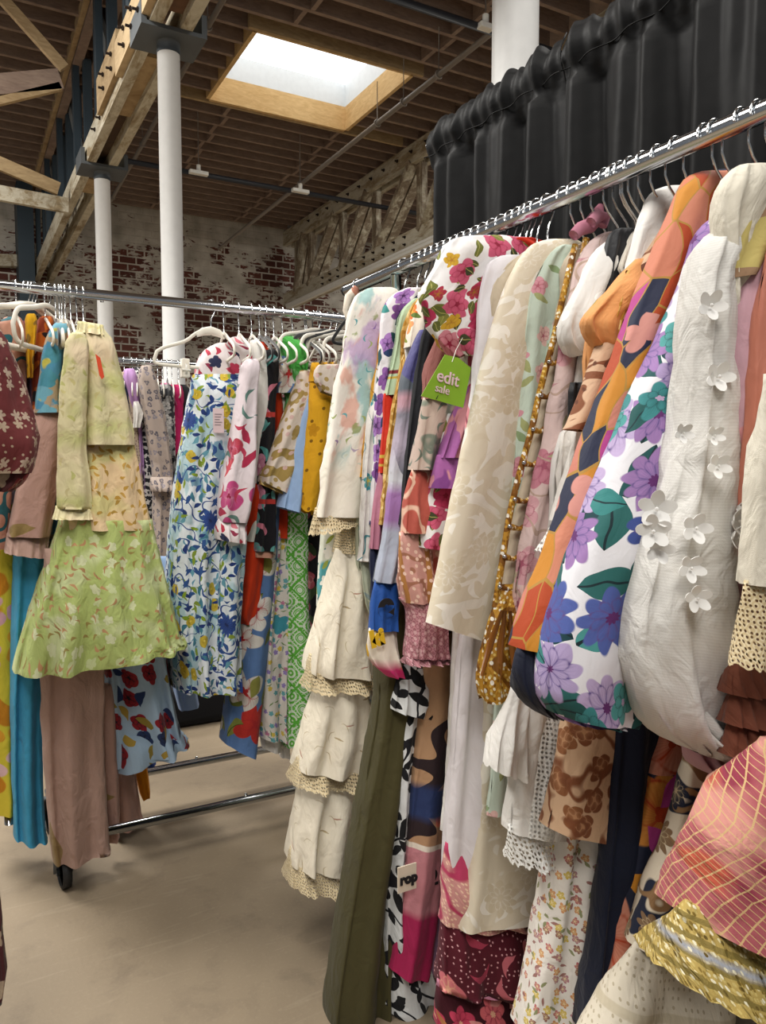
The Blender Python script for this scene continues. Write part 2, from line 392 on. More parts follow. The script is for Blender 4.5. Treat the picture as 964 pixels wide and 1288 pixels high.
# skylight
w1 = struct(empty('window_1', (0, 0, 0)))
fr = simple('skylight_curb', [(sx0, sx1, sy1, sy1+.05, 5.98, 6.3), (sx1, sx1+.05, sy0, sy1, 5.98, 6.3), (sx0-.05, sx0, sy0, sy1, 5.98, 6.3), (sx0, sx1, sy0-.05, sy0, 5.98, 6.3)], LUMBER, w1)
simple('skylight_well', [(sx0, sx1, sy1, sy1+.05, 6.30, 6.62), (sx1, sx1+.05, sy0, sy1, 6.30, 6.62), (sx0-.05, sx0, sy0, sy1, 6.30, 6.62), (sx0, sx1, sy0-.05, sy0, 6.30, 6.62)], m_plain('white_metal_well', '#e4e8ea', .5), w1)
simple('skylight_trim', [(sx0-.12, sx1+.14, sy1+.05, sy1+.1, 5.97, 6.25), (sx0-.12, sx1+.14, sy0-.1, sy0-.05, 5.97, 6.25), (X1+.2, sx0-.12, sy1+.05, sy1+.1, 5.97, 6.25), (sx1+.14, X2-.1, sy1+.05, sy1+.1, 5.97, 6.25)], RAWWOOD, w1)
simple('skylight_pane', [(sx0, sx1, sy0, sy1, 6.60, 6.63)], GLOW, w1)
# left truss on the columns
t1 = tag(empty('roof_truss', (1.48, 10, 4.5)), 'timber roof truss with twin white-worn chords and blue steel posts, carried by two white columns', 'roof truss')
def tp(name, boxes, mat, root, bev=0): return keep(simple(name, boxes, mat, None, bev), root)
tp('bottom_chord', [(1.33, 1.42, 3.5, WY, 4.5, 4.74)], PEEL, t1); tp('bottom_chord', [(1.55, 1.64, 3.5, WY, 4.5, 4.74)], PEEL, t1)
tp('filler_block', [(1.42, 1.55, 6.5, 7.7, 4.56, 4.72)], RAWWOOD, t1); tp('filler_block', [(1.42, 1.55, 9.4, 9.9, 4.5, 4.72)], RAWWOOD, t1); tp('filler_block', [(1.42, 1.55, 3.6, 5.8, 4.57, 4.73)], m_wood('brown_filler', '#5c4130', '#7d5b41'), t1)
tp('filler_block', [(1.42, 1.55, 7.75, 9.3, 4.62, 4.72)], m_wood('dark_filler', '#3c2c22', '#59432f'), t1)
tp('top_chord', [(1.35, 1.45, 3.5, WY, 5.93, 6.2)], JOIST, t1); tp('top_chord', [(1.55, 1.64, 3.5, WY, 5.93, 6.2)], JOIST, t1)
tp('ledger', [(1.29, 1.345, 3.5, WY, 5.96, 6.08)], RAWWOOD, t1)
def bolts(root, X, ys, zs, r=.011):
    for yy in ys:
        for zz in zs:
            b = bmesh.new(); cyl(b, (X-.045, yy, zz), (X+.02, yy, zz), r, 8); cyl(b, (X-.012, yy, zz), (X, yy, zz), r*1.9, 8)
            keep(from_bm('bolt', b, BOLT, None, False), root)
tp('splice_plate', [(1.275, 1.33, 4.6, 6.9, 4.53, 4.80)], m_wood('pale_splice_timber', '#a98f6a', '#cdb48c'), t1); tp('splice_plate', [(1.285, 1.33, 6.9, 7.9, 4.6, 4.92)], RAWWOOD, t1)
bolts(t1, 1.27, (5.35, 5.6, 5.95, 6.2, 6.5), (4.6, 4.73)); bolts(t1, 1.28, (7.1, 7.5), (4.68, 4.8)); bolts(t1, 1.33, (8.0, 8.3, 9.2), (4.62,))
yy = 4.9; i = 0
while yy < WY-.3:
    tp('steel_post', [(1.44, 1.53, yy, yy+.10, 4.72, 5.95)], BLUESTEEL, t1)
    if i % 2 == 0: tp('steel_post', [(1.35, 1.42, yy+.18, yy+.3, 4.72, 5.95)], BLUESTEEL, t1)
    yy += .8; i += 1
SHEET = m_plain('galvanised_sheet', '#8d9699', .45, .5)
for yy in (5.2, 7.7, 10.0, 12.3):
    b = bmesh.new(); beam(b, (1.49, yy, 4.7), (1.49, yy+1.15, 5.95), .05, .14); keep(from_bm('diagonal_brace', b, SHEET if yy > 6 else JOIST, None, False), t1)
for yy in (11, 12.4, 13.6):
    b = bmesh.new(); beam(b, (1.6, yy, 4.74), (1.6, yy+.9, 5.95), .07, .13); keep(from_bm('web_member', b, PEELT, None, False), t1)
tp('wall_bracket', [(1.05, 1.3, WY-.6, WY-.02, 2.9, 6.0)], BLUESTEEL, t1)
# columns
def column(x, y, r, zt, label, cap=True):
    o = tag(empty('steel_column', (x, y, 0)), label, 'column', None)
    b = bmesh.new(); cyl(b, (0, 0, .02), (0, 0, zt), r, 40); from_bm('shaft', b, WHITEPAINT, o)
    b = bmesh.new(); cyl(b, (0, 0, 0), (0, 0, .03), r*1.6, 32); from_bm('base_plate', b, WHITEPAINT, o)
    if cap:
        b = bmesh.new(); box(b, -.24, .24, -.2, .2, zt+.001, zt+.03); box(b, -.24, -.2, -.2, .2, zt+.03, zt+.17); box(b, .2, .24, -.2, .2, zt+.03, zt+.17)
        from_bm('cap_plate', b, GREYSTEEL, o, False)
        b = bmesh.new(); cyl(b, (0, 0, zt-.08), (0, 0, zt+.002), r*1.04, 32); from_bm('collar', b, GREYSTEEL, o)
    return o
column(1.51, 6.06, .083, 4.47, 'round white column nearer of the two under the left timber truss')
column(1.51, 9.06, .083, 4.47, 'round white column farther of the two under the left truss, beside the brick wall')
column(2.93, 3.70, .135, 6.27, 'thick round white column rising behind the black drape', False)
# right truss
t2 = tag(empty('roof_truss', (X2+.1, 10, 4.5)), 'worn pale timber truss with slanting webs, running to the brick wall behind the black drape', 'roof truss')
for dx in (0, .19):
    tp('bottom_chord', [(X2+dx, X2+dx+.09, 4.0, WY, 4.5, 4.76)], PEEL, t2); tp('top_chord', [(X2+dx, X2+dx+.09, 4.0, WY, 5.72, 5.999)], PEEL, t2)
posts = [atX(px, 260, X2+.1).y for px in (528, 471, 429, 389)] + [14.7]
posts = [posts[0]-2.3, posts[0]-1.15] + posts
for i, py in enumerate(posts):
    tp('web_post', [(X2+.095, X2+.185, py-.08, py+.08, 4.55, 5.95)], PEELT, t2)
    if i+1 < len(posts):
        q = posts[i+1]
        for dx in (.05, .23):
            b = bmesh.new(); beam(b, (X2+dx, py+.1, 5.75), (X2+dx, q-.12, 4.7), .075, .15, Vector((1, 0, 0))); keep(from_bm('web_diagonal', b, PEELT, None, False), t2)
bolts(t2, X2, [posts[2]+.25+.33*i for i in range(10)], (4.58, 4.69), .012); bolts(t2, X2, [9.2+.42*i for i in range(12)], (5.88,), .014)
# cross frames in the left bay
def frame(label, parts):
    r = tag(empty('cross_frame', (0, parts[0][1][1], 4.9)), label, 'roof brace')
    for nm, a, b_, w, h, mt_ in parts:
        b = bmesh.new(); beam(b, a, b_, w, h); keep(from_bm(nm, b, mt_, None, False), r)
    return r
def L(px, py, X=None, Y=None): return atX(px, py, X) if X else atY(px, py, Y)
Yf = 10.2
frame('white-worn cross frame of two timbers meeting the left truss low, above the farther column', [('tie_beam', L(-60, 232, Y=Yf), L(86, 259, Y=Yf), .07, .17, PEEL), ('strut', L(-60, 180, Y=Yf), L(74, 238, Y=Yf), .06, .15, RAWWOOD)])
Yg = 8.6
frame('brown cross frame high in the left roof bay with a long slanting brace', [('tie_beam', L(-60, 112, Y=Yg), L(76, 100, Y=Yg), .06, .19, JOIST), ('strut', L(-60, 142, Y=Yg), L(76, 109, Y=Yg), .06, .07, RAWWOOD), ('brace', L(-8, -14, Y=Yg), L(81, 86, Y=Yg), .06, .10, RAWWOOD)])
b = bmesh.new(); beam(b, L(-60, 326, Y=15.0), L(66, 330, Y=15.0), .15, .2); tag(from_bm('timber_beam', b, PEEL, None, False), 'peeling white timber beam lying against the brick wall under the left truss', 'beam')
# pipes and ceiling fixtures
def pipe(name, a, b_, r, mat, label, hangers=()):
    o = tag(empty(name, a), label, 'pipe')
    b = bmesh.new(); cyl(b, a, b_, r, 12); keep(from_bm('tube', b, mat), o)
    for h in hangers:
        p = Vector(a).lerp(Vector(b_), h); b = bmesh.new(); cyl(b, p, (p.x, p.y, 5.998), .006, 6); tube(b, [p+Vector((math.cos(t)*r*1.25, 0, math.sin(t)*r*1.25)) for t in [i*PI/6 for i in range(12)]], .012, 6, True)
        keep(from_bm('pipe_strap', b, mat), o)
pipe('conduit', (4.72, 4.5, 5.5), (4.70, WY-.02, 5.5), .03, CONDUIT, 'grey metal conduit running lengthwise under the joists right of the skylight', (.13, .26, .33, .39, .62))
a = atZ(286, -10, 5.75); c_ = atZ(140, 252, 5.75); pipe('conduit', a, c_, .028, CONDUIT, 'grey conduit running lengthwise beside the left truss and column', (.1, .3, .6, .97))
pipe('sprinkler_pipe', (X1+.35, 10.85, 5.3), (8.5, 10.85, 5.3), .035, BLACKPIPE, 'black pipe crossing under the joists beyond the skylight', ())
pipe('sprinkler_pipe', (3.0, 6.0, 5.3), (8.5, 6.0, 5.3), .035, BLACKPIPE, 'black pipe crossing under the joists on the near side of the skylight', ())
def fixture(px, py, Y, lab, s=1):
    p = atY(px, py, Y); o = tag(empty('ceiling_light', p), lab, 'ceiling light', 'ceiling lights on the black pipe')
    b = bmesh.new(); box(b, p.x-.13*s, p.x+.13*s, p.y-.04, p.y+.04, p.z-.03, p.z+.02, .008); keep(from_bm('lamp_body', b, WHITEPL, None, False), o)
    b = bmesh.new(); cyl(b, (p.x-.0, p.y, p.z+.02), (p.x, p.y, p.z+.1), .03, 10); keep(from_bm('socket', b, WHITEPL), o)
    b = bmesh.new(); cyl(b, (p.x, p.y, p.z+.1), (p.x, p.y, 6.25), .006, 6); keep(from_bm('hanging_rod', b, CONDUIT), o)
fixture(250, 217, 10.75, 'small white light on a rod under the joists, left of the pair beyond the skylight'); fixture(378, 240, 10.75, 'small white light on a rod where conduit and black pipe cross')
fixture(611, 33, 5.95, 'small white fitting on a rod beside the thick white column', .55)
b = bmesh.new(); box(b, X2-.05, X2+.02, 9.0, 14.9, 4.41, 4.46); box(b, X2-.06, X2+.03, 9.0, 14.9, 4.46, 4.498)
tag(from_bm('light_batten', b, WHITEPL, None, False), 'long thin white batten under the pale timber truss', 'light batten')
# ------------------------------------------------------------------ drape
DX = 1.80
def drape(y0, y1, label, seed):
    r = tag(empty('curtain', (DX, (y0+y1)/2, 0)), label, 'curtain', 'black drapes')
    rnd = random.Random(seed); bm = bmesh.new(); uvl = bm.loops.layers.uv.new('UVMap'); nu, nv = 150, 46; g = []
    ph = [rnd.uniform(0, 6) for _ in range(6)]
    for j in range(nv+1):
        v = j/nv; z = 2.735 - v*2.7 if j > 8 else 2.735-(j/8)*.2; 
        if j > 8: z = 2.535-(j-8)/(nv-8)*2.5
        row = []
        for i in range(nu+1):
            u = i/nu; yy = y0+(y1-y0)*u; am = .03 + .035*min(1, max(0, (2.6-z)/1.5))
            w = yy+.02*math.sin(5*yy+ph[0])
            f = math.sin(w*38+ph[1]+.8*math.sin(w*7))*.6 + math.sin(w*21+ph[2])*.6 + .25*math.sin(w*67+ph[3])*(1 if z > 2.4 else .5)
            hd = 0
            if z > 2.60: hd = -.026*math.sin(PI*min(1, max(0, (2.735-z)/.135)))-.006*math.sin(w*95+ph[4])
            zz = z + (.012*math.sin(w*41+ph[5])+.006*math.sin(w*97) if j < 4 else 0)
            row.append((DX + f*am*(.35 if z > 2.58 else 1)+hd - .008, yy, zz, u))
        g.append([bm.verts.new(p[:3]) for p in row])
    for j in range(nv):
        for i in range(nu):
            fce = bm.faces.new((g[j][i], g[j][i+1], g[j+1][i+1], g[j+1][i]))
            for lp, (a, c_) in zip(fce.loops, ((i, j), (i+1, j), (i+1, j+1), (i, j+1))): lp[uvl].uv = (a/nu*(y1-y0)*1.5, -c_/nv*2.7)
    o = from_bm('cloth', bm, DRAPE)
    md = o.modifiers.new('thick', 'SOLIDIFY'); md.thickness = .004
    keep(o, r)
    b = bmesh.new(); 
    for j in range(1):
        tube(b, [(DX-.028-.01*math.sin((y0+(y1-y0)*i/40)*38), y0+(y1-y0)*i/40, 2.612) for i in range(41)], .0022, 6)
    keep(from_bm('header_seam', b, DRAPE), r)
drape(2.0, 2.83, 'black drape panel at the far end, its edge beside the pale timber truss', 1)
drape(1.15, 1.995, 'middle black drape panel in front of the thick white column', 2)
drape(.2, 1.145, 'nearest black drape panel, high behind the near end of the chrome rail', 3)
o = tag(empty('drape_stand', (DX+.03, 1.5, 0)), 'metal pipe stand carrying the black drape panels', 'curtain stand')
b = bmesh.new(); cyl(b, (DX+.012, .15, 2.675), (DX+.012, 2.86, 2.675), .02, 12); keep(from_bm('crossbar', b, CHROME), o)
for yy in (.18, 2.84):
    b = bmesh.new(); cyl(b, (DX+.06, yy, .02), (DX+.06, yy, 2.69), .022, 12); box(b, DX+.0, DX+.3, yy-.2, yy+.2, 0, .012); keep(from_bm('upright', b, CHROME), o)
# ------------------------------------------------------------------ racks and hangers
RX, RZ, LY, LZ = 1.14, 1.90, 2.76, 1.90
def rail_rack(axis, c, a0, a1, posts, zr, label, width=.42, r=.0175, b0=None, base=True, wheels=True, joints=(), swivel=False):
    """chrome rolling rack; axis 'x' or 'y'; c = the other coordinate."""
    o = tag(empty('garment_rack', (c, (a0+a1)/2, 0) if axis == 'y' else ((a0+a1)/2, c, 0)), label, 'clothes rack')
    P = (lambda a, s, z: Vector((c+s, a, z))) if axis == 'y' else (lambda a, s, z: Vector((a, c+s, z)))
    def part(name, mat, f):
        b = bmesh.new(); f(b); return keep(from_bm(name, b, mat), o)
    part('top_rail', CHROME, lambda b: cyl(b, P(a0, 0, zr), P(a1, 0, zr), r, 20))
    for e in (a0, a1): part('end_cap', BLACKCAP, lambda b: cyl(b, P(e-.004, 0, zr), P(e+.004, 0, zr), r*1.12, 16))
    for p in posts:
        part('post', CHROME, lambda b: cyl(b, P(p, 0, .15), P(p, 0, zr-r), .0165, 16))
        if b0 is not None and p == posts[0]: p = b0
        part('crossbar', CHROME, lambda b: cyl(b, P(p, -width/2, .15), P(p, width/2, .15), .016, 14))
        if wheels:
            for s in (-width/2, width/2):
                def wh(b):
                    q = P(p, s, .055); ax = Vector((0, 1, 0)) if axis == 'y' else Vector((1, 0, 0)); ax = P(0, 1, 0)-P(0, 0, 0); ax.normalize(); ax = P(1, .12, 0)-P(0, 0, 0) if swivel else ax; ax.normalize()
                    tube(b, [q-ax*.0-ax*.014, q-ax*.012, q+ax*.012, q+ax*.014], [.046, .055, .055, .046], 28)
                wl = part('wheel', BLACKRUB, wh)
                ax = ((P(1, .12, 0) if swivel else P(0, 1, 0))-P(0, 0, 0)).normalized()
                def fk(b):
                    q = P(p, s, 0)
                    for sg in (-1, 1): beam(b, q+ax*.02*sg+Vector((0, 0, .05)), q+ax*.02*sg+Vector((0, 0, .125)), .024, .004)
                    beam(b, q+ax*-.022+Vector((0, 0, .125)), q+ax*.022+Vector((0, 0, .125)), .03, .006)
                    cyl(b, q+Vector((0, 0, .125)), q+Vector((0, 0, .15)), .007, 8); cyl(b, q-ax*.024+Vector((0, 0, .055)), q+ax*.024+Vector((0, 0, .055)), .012, 10)
                part('wheel_fork', GREYSTEEL, fk)
    if base:
        for s in (-width/2, width/2): part('base_rail', CHROME, lambda b: cyl(b, P(posts[0] if b0 is None else b0, s, .15), P(posts[-1], s, .15), .0155, 14))
    for j, s, z in joints: part('snap_button', HOOKM, lambda b: tube(b, [P(j, s, z+.017), P(j, s, z+.023)], .006, 8))
    return o
rail_rack('y', RX, -.35, 2.30, (-.1, 1.98), RZ, 'long chrome clothes rack along the right side in front of the black drape', .12)
rail_rack('x', LY, -.55, 1.62, (.12, 1.5), LZ, 'chrome clothes rack crossing the left half, wheels showing on the concrete', .42, b0=.26, swivel=True, joints=((.86, -.21, .15), (.92, -.21, .14), (.80, .21, .15), (.45, 0, LZ-.04)))
rail_rack('x', 4.50, -.1, 2.6, (.2, 2.4), LZ, 'chrome clothes rack farther back between the white columns and the left rack')
rail_rack('y', -.22, -.5, 2.05, (-.3, 1.9), 1.86, 'chrome clothes rack at the left edge carrying the dark red dress')
def hanger_proto(mat, kind):
    r = empty('clothes_hanger'); b = bmesh.new()
    rr = .0205; pts = [Vector((rr*math.cos(t), 0, rr*math.sin(t))) for t in [math.radians(-15+i*17) for i in range(12)]][::-1]
    pts = pts[::-1]; a = [Vector((rr*1.0*math.cos(math.radians(q)), 0, rr*math.sin(math.radians(q)))) for q in range(195, -31, -15)]
    a += [Vector((.012, 0, -.028)), Vector((.003, 0, -.045)), Vector((0, 0, -.062)), Vector((0, 0, -.105))]
    if kind == 'round': a = a[:-2]+[Vector((0, 0, -.058))]
    if kind == 'bent': a = a[:-4]+[Vector((.018, 0, -.03)), Vector((.03, 0, -.05)), Vector((.058, 0, -.075)), Vector((.07, 0, -.10))]
    tube(b, a, .0024, 8); hk = from_bm('hook', b, HOOKM, r)
    b = bmesh.new()
    if kind == 'suit':
        up = [(-.215, -.172), (-.19, -.158), (-.13, -.136), (-.07, -.115), (-.035, -.102), (0, -.096), (.035, -.102), (.07, -.115), (.13, -.136), (.19, -.158), (.215, -.172), (.222, -.186), (.21, -.198), (.15, -.2), (0, -.2), (-.15, -.2), (-.21, -.198), (-.222, -.186)]
        q = catmull([(x, 0, z) for x, z in up], 3); tube(b, q, .0065, 8, True, .6)
    elif kind == 'round':
        up = [(-.205, -.11), (-.18, -.092), (-.10, -.075), (-.05, -.060), (-.03, -.055), (0, -.052), (.03, -.055), (.05, -.060), (.10, -.075), (.18, -.092), (.205, -.11), (.222, -.145), (.212, -.182), (.18, -.198), (.10, -.20), (0, -.20), (-.10, -.20), (-.18, -.198), (-.212, -.182), (-.222, -.145)]
        q = catmull([(x, 0, z) for x, z in up], 3); tube(b, q, .0085, 8, True, .7)
    elif kind == 'bent':
        up = [(.02, -.175), (.035, -.14), (.05, -.11), (.07, -.098), (.09, -.11), (.105, -.14), (.12, -.175), (.11, -.188), (.07, -.19), (.03, -.188)]
        q = catmull([(x, 0, z) for x, z in up], 3); tube(b, q, .005, 8, True, .6)
    elif kind == 'slim':
        up = [(-.10, -.175), (-.085, -.155), (-.065, -.13), (-.045, -.11), (-.025, -.097), (0, -.092), (.025, -.097), (.045, -.11), (.065, -.13), (.085, -.155), (.10, -.175), (.10, -.185), (.08, -.188), (0, -.188), (-.08, -.188), (-.10, -.185)]
        q = catmull([(x, 0, z) for x, z in up], 3); tube(b, q, .0055, 8, True, .6)
    else:
        up = [(-.20, -.178), (-.17, -.16), (-.10, -.135), (-.06, -.105), (-.03, -.09), (0, -.084), (.03, -.09), (.06, -.105), (.10, -.135), (.17, -.16), (.20, -.178), (.208, -.20), (.205, -.218), (.15, -.222), (0, -.222), (-.15, -.222), (-.205, -.218), (-.208, -.20)]
        q = catmull([(x, 0, z) for x, z in up], 3); tube(b, q, .0062, 8, True, .6)
        b2 = bmesh.new(); tube(b2, [(-.055, 0, -.108), (-.03, 0, -.094), (0, 0, -.088), (.03, 0, -.094), (.055, 0, -.108)], [.008, .014, .016, .014, .008], 10, False, .5); from_bm('neck', b2, mat, r)
    from_bm('shoulder_bar', b, mat, r)
    if kind == 'clip':
        for s in (-.10, .10):
            b = bmesh.new(); box(b, s-.014, s+.014, -.013, .013, -.262, -.195, .004); c = from_bm('clip', b, mat, r)
            b = bmesh.new(); box(b, s-.004, s+.004, -.0145, -.0125, -.25, -.215); box(b, s-.016, s+.016, -.016, -.012, -.238, -.232, .001); from_bm('spring', b, WHITEPL, c)
    return r
PROTO = {}
def copy_tree(o, parent=None):
    c = o.copy(); C.objects.link(c)
    if parent: c.parent = parent
    for ch in list(o.children): copy_tree(ch, c)
    return c
def hanger(x, y, z, rz, col, label, kind='suit', group=None):
    key = (col, kind); mat = {'w': VELW, 'k': VELK, 'g': VELG}[col]
    if key not in PROTO: h = PROTO[key] = hanger_proto(mat, kind)
    else: h = copy_tree(PROTO[key])
    h.location = (x, y, z); h.rotation_euler = (0, 0, rz)
    return tag(h, label, 'hanger', group)
def garment(name, label, cat, x, y, z=1.70, group=None): return tag(empty(name, (x, y, z)), label, cat, group)
RH = []
def rg(name, label, cat, Y, short, h='w', rz=0):      # garment on the right rack with its hanger
    g = garment(name, label, cat, RX, Y); hanger(RX, Y, RZ, rz, h, 'hanger with chrome hook on the right rail carrying the '+short, 'bent' if Y < 1.28 else 'slim', 'hangers on the right rack'); return g
def body(g, Y, mat, zt, zb, x0, x1, name='body', t=.012, tb=.03, nf=4, amp=.008, flare=.04, **k):
    sh = min(.15, max(0, (1.31-Y)*1.6))
    return cloth(g, name, Y, [(1.805, 1.11+sh*.6, 1.17+sh*.6), (1.785, 1.07+sh*.75, 1.21+sh*.4), (1.74, 1.02+sh, 1.25+sh*.2), (1.69, max(x0, .99)+sh, 1.29), (1.62, x0+sh*.8, x1), (1.45, x0+sh*.5, x1), (zb+.4, x0-flare*.3, x1+flare*.3), (zb, x0-flare, x1+flare)], mat, t, tb, nf, amp, W=True, step=.03, **k)
# ------------------------------------------------------------------ fabrics of the right rack
f_paint = fab('watercolour_chiffon', '#e8e3d8', [('blob', dict(s=11, th=.57, soft=.025, asp=.45, det=5, cols=['#7db3b3'], a=.75)), ('blob', dict(s=10, th=.575, soft=.025, asp=.4, det=5, cols=['#b394bd'], a=.8, seed=2)), ('blob', dict(s=11, th=.6, soft=.02, asp=.5, det=4, cols=['#d49b88'], a=.8, seed=5)), ('blob', dict(s=20, th=.63, soft=.02, det=4, cols=['#8c9a55'], a=.8, seed=9)), ('leaf', dict(s=36, den=.25, cols=['#5f9fa3', '#8b6fa8', '#9aa866'], w=.10, curl=2)), ('band', dict(v=(.46, 3), soft=.05, cols=['#ebe4d4']))], sheen=.3)
f_cream = fab('cream_voile', '#e8dfcb', [('leaf', dict(s=22, den=.3, cols=['#c9bca0', '#bfae90'], w=.03, curl=1.5)), ('leaf', dict(s=30, den=.12, cols=['#b5a27e', '#b98f7c'], w=.06)), ('flower', dict(s=7, den=.13, p=5, r=.24, cols=['#d3a48c', '#cf9f8a'], ctr='#4b3350', dark='#9c7a78'))], wr=.45)
f_lace = fab('ecru_lace', '#dccdaa', [('diamond', dict(s=45, f=4, cols=['#c9b58d'])), ], holes=(140, .28), wr=.2)
f_lacew = fab('white_lace', '#ecebe6', [('diamond', dict(s=40, f=4, cols=['#d9d8d2']))], holes=(110, .3), wr=.2)
f_teal = fab('teal_scallop_print', '#d9dccb', [('blob', dict(s=9, th=.52, cols=['#4e9aa0'], soft=.03)), ('leaf', dict(s=28, den=.5, cols=['#9aa84c', '#2f7078'])), ('flower', dict(s=22, den=.4, r=.4, cols=['#eceadf'], p=5))])
f_sage = fab('sage_floral', '#b9bfa9', [('leaf', dict(s=24, den=.5, cols=['#75835c', '#8ea0a0', '#a5a667'])), ('flower', dict(s=18, den=.25, r=.3, cols=['#c9c2b0', '#7d9a9c']))])
f_yel = fab('yellow_white_stripe', '#e6e2d9', [('stripe', dict(s=16, th=-.1, cols=['#d99d2e'])), ('vine', dict(s=14, w=.015, cols=['#b3812f']))])
f_linen = fab('embroidered_linen', '#dcd8d2', [('vine', dict(s=7, w=.006, cols=['#4f8a92'], warp=(6, .06))), ('flower', dict(s=14, den=.22, r=.34, p=6, cols=['#b7417c', '#3b8e9c', '#8a4f90'], ctr='#d7c25a'))], wr=.5)
f_purple2 = fab('lilac_bloom_print', '#e3dfe3', [('flower', dict(s=15, den=.7, r=.46, p=5, cols=['#8c5aa0', '#a97cc0', '#7c4a8e'], ctr='#4c2b60', dark='#5d3a78')), ('leaf', dict(s=18, den=.45, w=.2, cols=['#1f4a52', '#2a3d66', '#3c8a86']))])
f_mint = fab('mint_cotton', '#b4c9a7', [('band', dict(v=(.205, .215), cols=['#7c2c34'])), ('band', dict(v=(.222, .228), cols=['#c9a944']))])
f_red = fab('scarlet_crepe', '#c8311c', [('band', dict(v=(.155, .163), cols=['#c9a944'])), ('band', dict(v=(.178, .184), cols=['#c9a944']))])
f_mauve = fab('mauve_satin', '#b5768b', rough=.5)
f_navy = fab('navy_cloth', '#20263f', rough=.7); f_navyv = fab('navy_velvet', '#0d1428', rough=.8, sheen=.08)
f_gold = fab('gold_damask', '#c8a159', [('damask', dict(s=16, f=34, cols=['#a97b2c'], th=.2)), ('blob', dict(s=30, th=.6, cols=['#e0c88c']))])
f_orfl = fab('orange_floral', '#e4d9c9', [('flower', dict(s=20, den=.8, r=.46, cols=['#d9682c', '#e6935f', '#d98d93'], ctr='#d7b13b')), ('leaf', dict(s=24, den=.5, cols=['#7c8430', '#59702f'])), ('dot', dict(s=16, den=.1, r=.3, cols=['#63b0b8']))])
f_type = fab('grey_white_print', '#c9cbd3', [('patch', dict(s=11, den=.75, asp=.5, cols=['#a9b0c0', '#69727d', '#d3d2d8', '#5a626c', '#c5c6d0', '#4c4a80'], warp=(5, .05), rand=1)), ('band', dict(v=(.16, .2), cols=['#b98f9c'], soft=.01)), ('band', dict(v=(.22, .32), cols=['#ab9fb0'], soft=.04)), ('band', dict(v=(.38, .47), cols=['#9a70a8'], soft=.015))], rough=.6)
f_blue = fab('cobalt_print', '#2352a0', [('flower', dict(s=12, den=.5, r=.4, lobe=.05, p=2, cols=['#4fa6c8', '#2a3c7c']))], rough=.6)
f_ypr = fab('sunset_print', '#eae0d0', [('flower', dict(s=16, den=.6, r=.45, lobe=.05, p=2, cols=['#e0b21c', '#d9502b'])), ('band', dict(v=(.085, .3), cols=['#c52d6c'], soft=.015))], rough=.6)
f_black = fab('black_crepe', '#16171c', wr=.25)
f_cord = fab('rose_corduroy', '#8c5450', [('stripe', dict(s=260, cols=['#a36c63'], a=.5))])
f_vine = fab('grey_vine_print', '#c3aea2', [('damask', dict(s=11, f=22, cols=['#7f8578'], th=.85)), ('leaf', dict(s=26, den=.5, cols=['#737d72'], curl=2, w=.1))])
f_brick = fab('brick_floral', '#b3574a', [('damask', dict(s=10, f=20, cols=['#e2b9a2'], th=.82)), ('blob', dict(s=8, th=.6, cols=['#cf8a80'])), ('leaf', dict(s=24, den=.55, curl=2, cols=['#ddb39b'], w=.1))])
f_pais = fab('pink_border_print', '#c7948a', [('damask', dict(s=13, f=26, cols=['#9d6a55'], th=.6)), ('stripe', dict(s=14, th=.85, cols=['#a9743f'])), ('dot', dict(s=60, r=.25, cols=['#e4c2b0']))])
f_smock = fab('smocked_pink', '#c98f97', [('diamond', dict(s=60, f=3, cols=['#a86c76'], th=.1)), ('dot', dict(s=70, r=.3, cols=['#dcb0b3']))], wr=.9)
f_rose = fab('rose_garden_print', '#e9e7e6', [('leaf', dict(s=22, den=.6, w=.22, l=.5, cols=['#6f7434', '#4f5228', '#83843f'], vein='#a9a45c')), ('flower', dict(s=14, den=.55, r=.48, p=5, lobe=.3, cols=['#b53559', '#cf8593', '#c65a77', '#dcaaa2'], ctr='#8c1f3a', dark='#9c2a48')), ('leaf', dict(s=26, den=.35, w=.24, cols=['#5d6330', '#3c4026', '#7c7d3c'], vein='#a9a45c')), ('flower', dict(s=22, den=.12, r=.44, cols=['#cfa533', '#a82b46'], ctr='#a9752a'))], wr=.3)
f_camo = fab('purple_camouflage', '#9d5c98', [('blob', dict(s=16, th=.54, cols=['#c98a92'], det=2, asp=.6)), ('blob', dict(s=13, th=.58, cols=['#7a3f80'], det=2, asp=.6, seed=6))])
f_satin = fab('white_satin', '#dad6da', [('leaf', dict(s=7, den=.3, w=.12, l=.5, curl=1.2, cols=['#b8506a', '#d98a94'], vein='#7c2340'))], rough=.5, wr=.2)
f_satinp = fab('plain_white_satin', '#d8d2d4', rough=.5, wr=.25)
f_pinkst = fab('pink_rib', '#d48a9a', [('stripe', dict(s=160, cols=['#c0788a'], a=.6))])
f_bord = fab('pink_scale_border', '#c9908a', [('dot', dict(s=90, r=.3, cols=['#e4c0a6'])), ('damask', dict(s=8, f=16, cols=['#b03a5c'], th=.85))])
f_burg = fab('burgundy_floral', '#551624', [('dot', dict(s=70, r=.16, den=.7, cols=['#d9a3a8'])), ('leaf', dict(s=14, den=.6, w=.13, curl=1.5, cols=['#c56a74', '#a33a50'])), ('flower', dict(s=11, den=.4, r=.45, p=6, cols=['#b93a5a', '#cf6f78', '#8c2038'], ctr='#e2a98d'))])
f_burgb = fab('burgundy_flower_border', '#40131d', [('flower', dict(s=11, den=.8, r=.46, p=7, cols=['#c4405c', '#d96a70', '#b92d45'], ctr='#e8b08f', dark='#8c2038')), ('leaf', dict(s=18, den=.6, cols=['#b5754a', '#d98f8a']))])
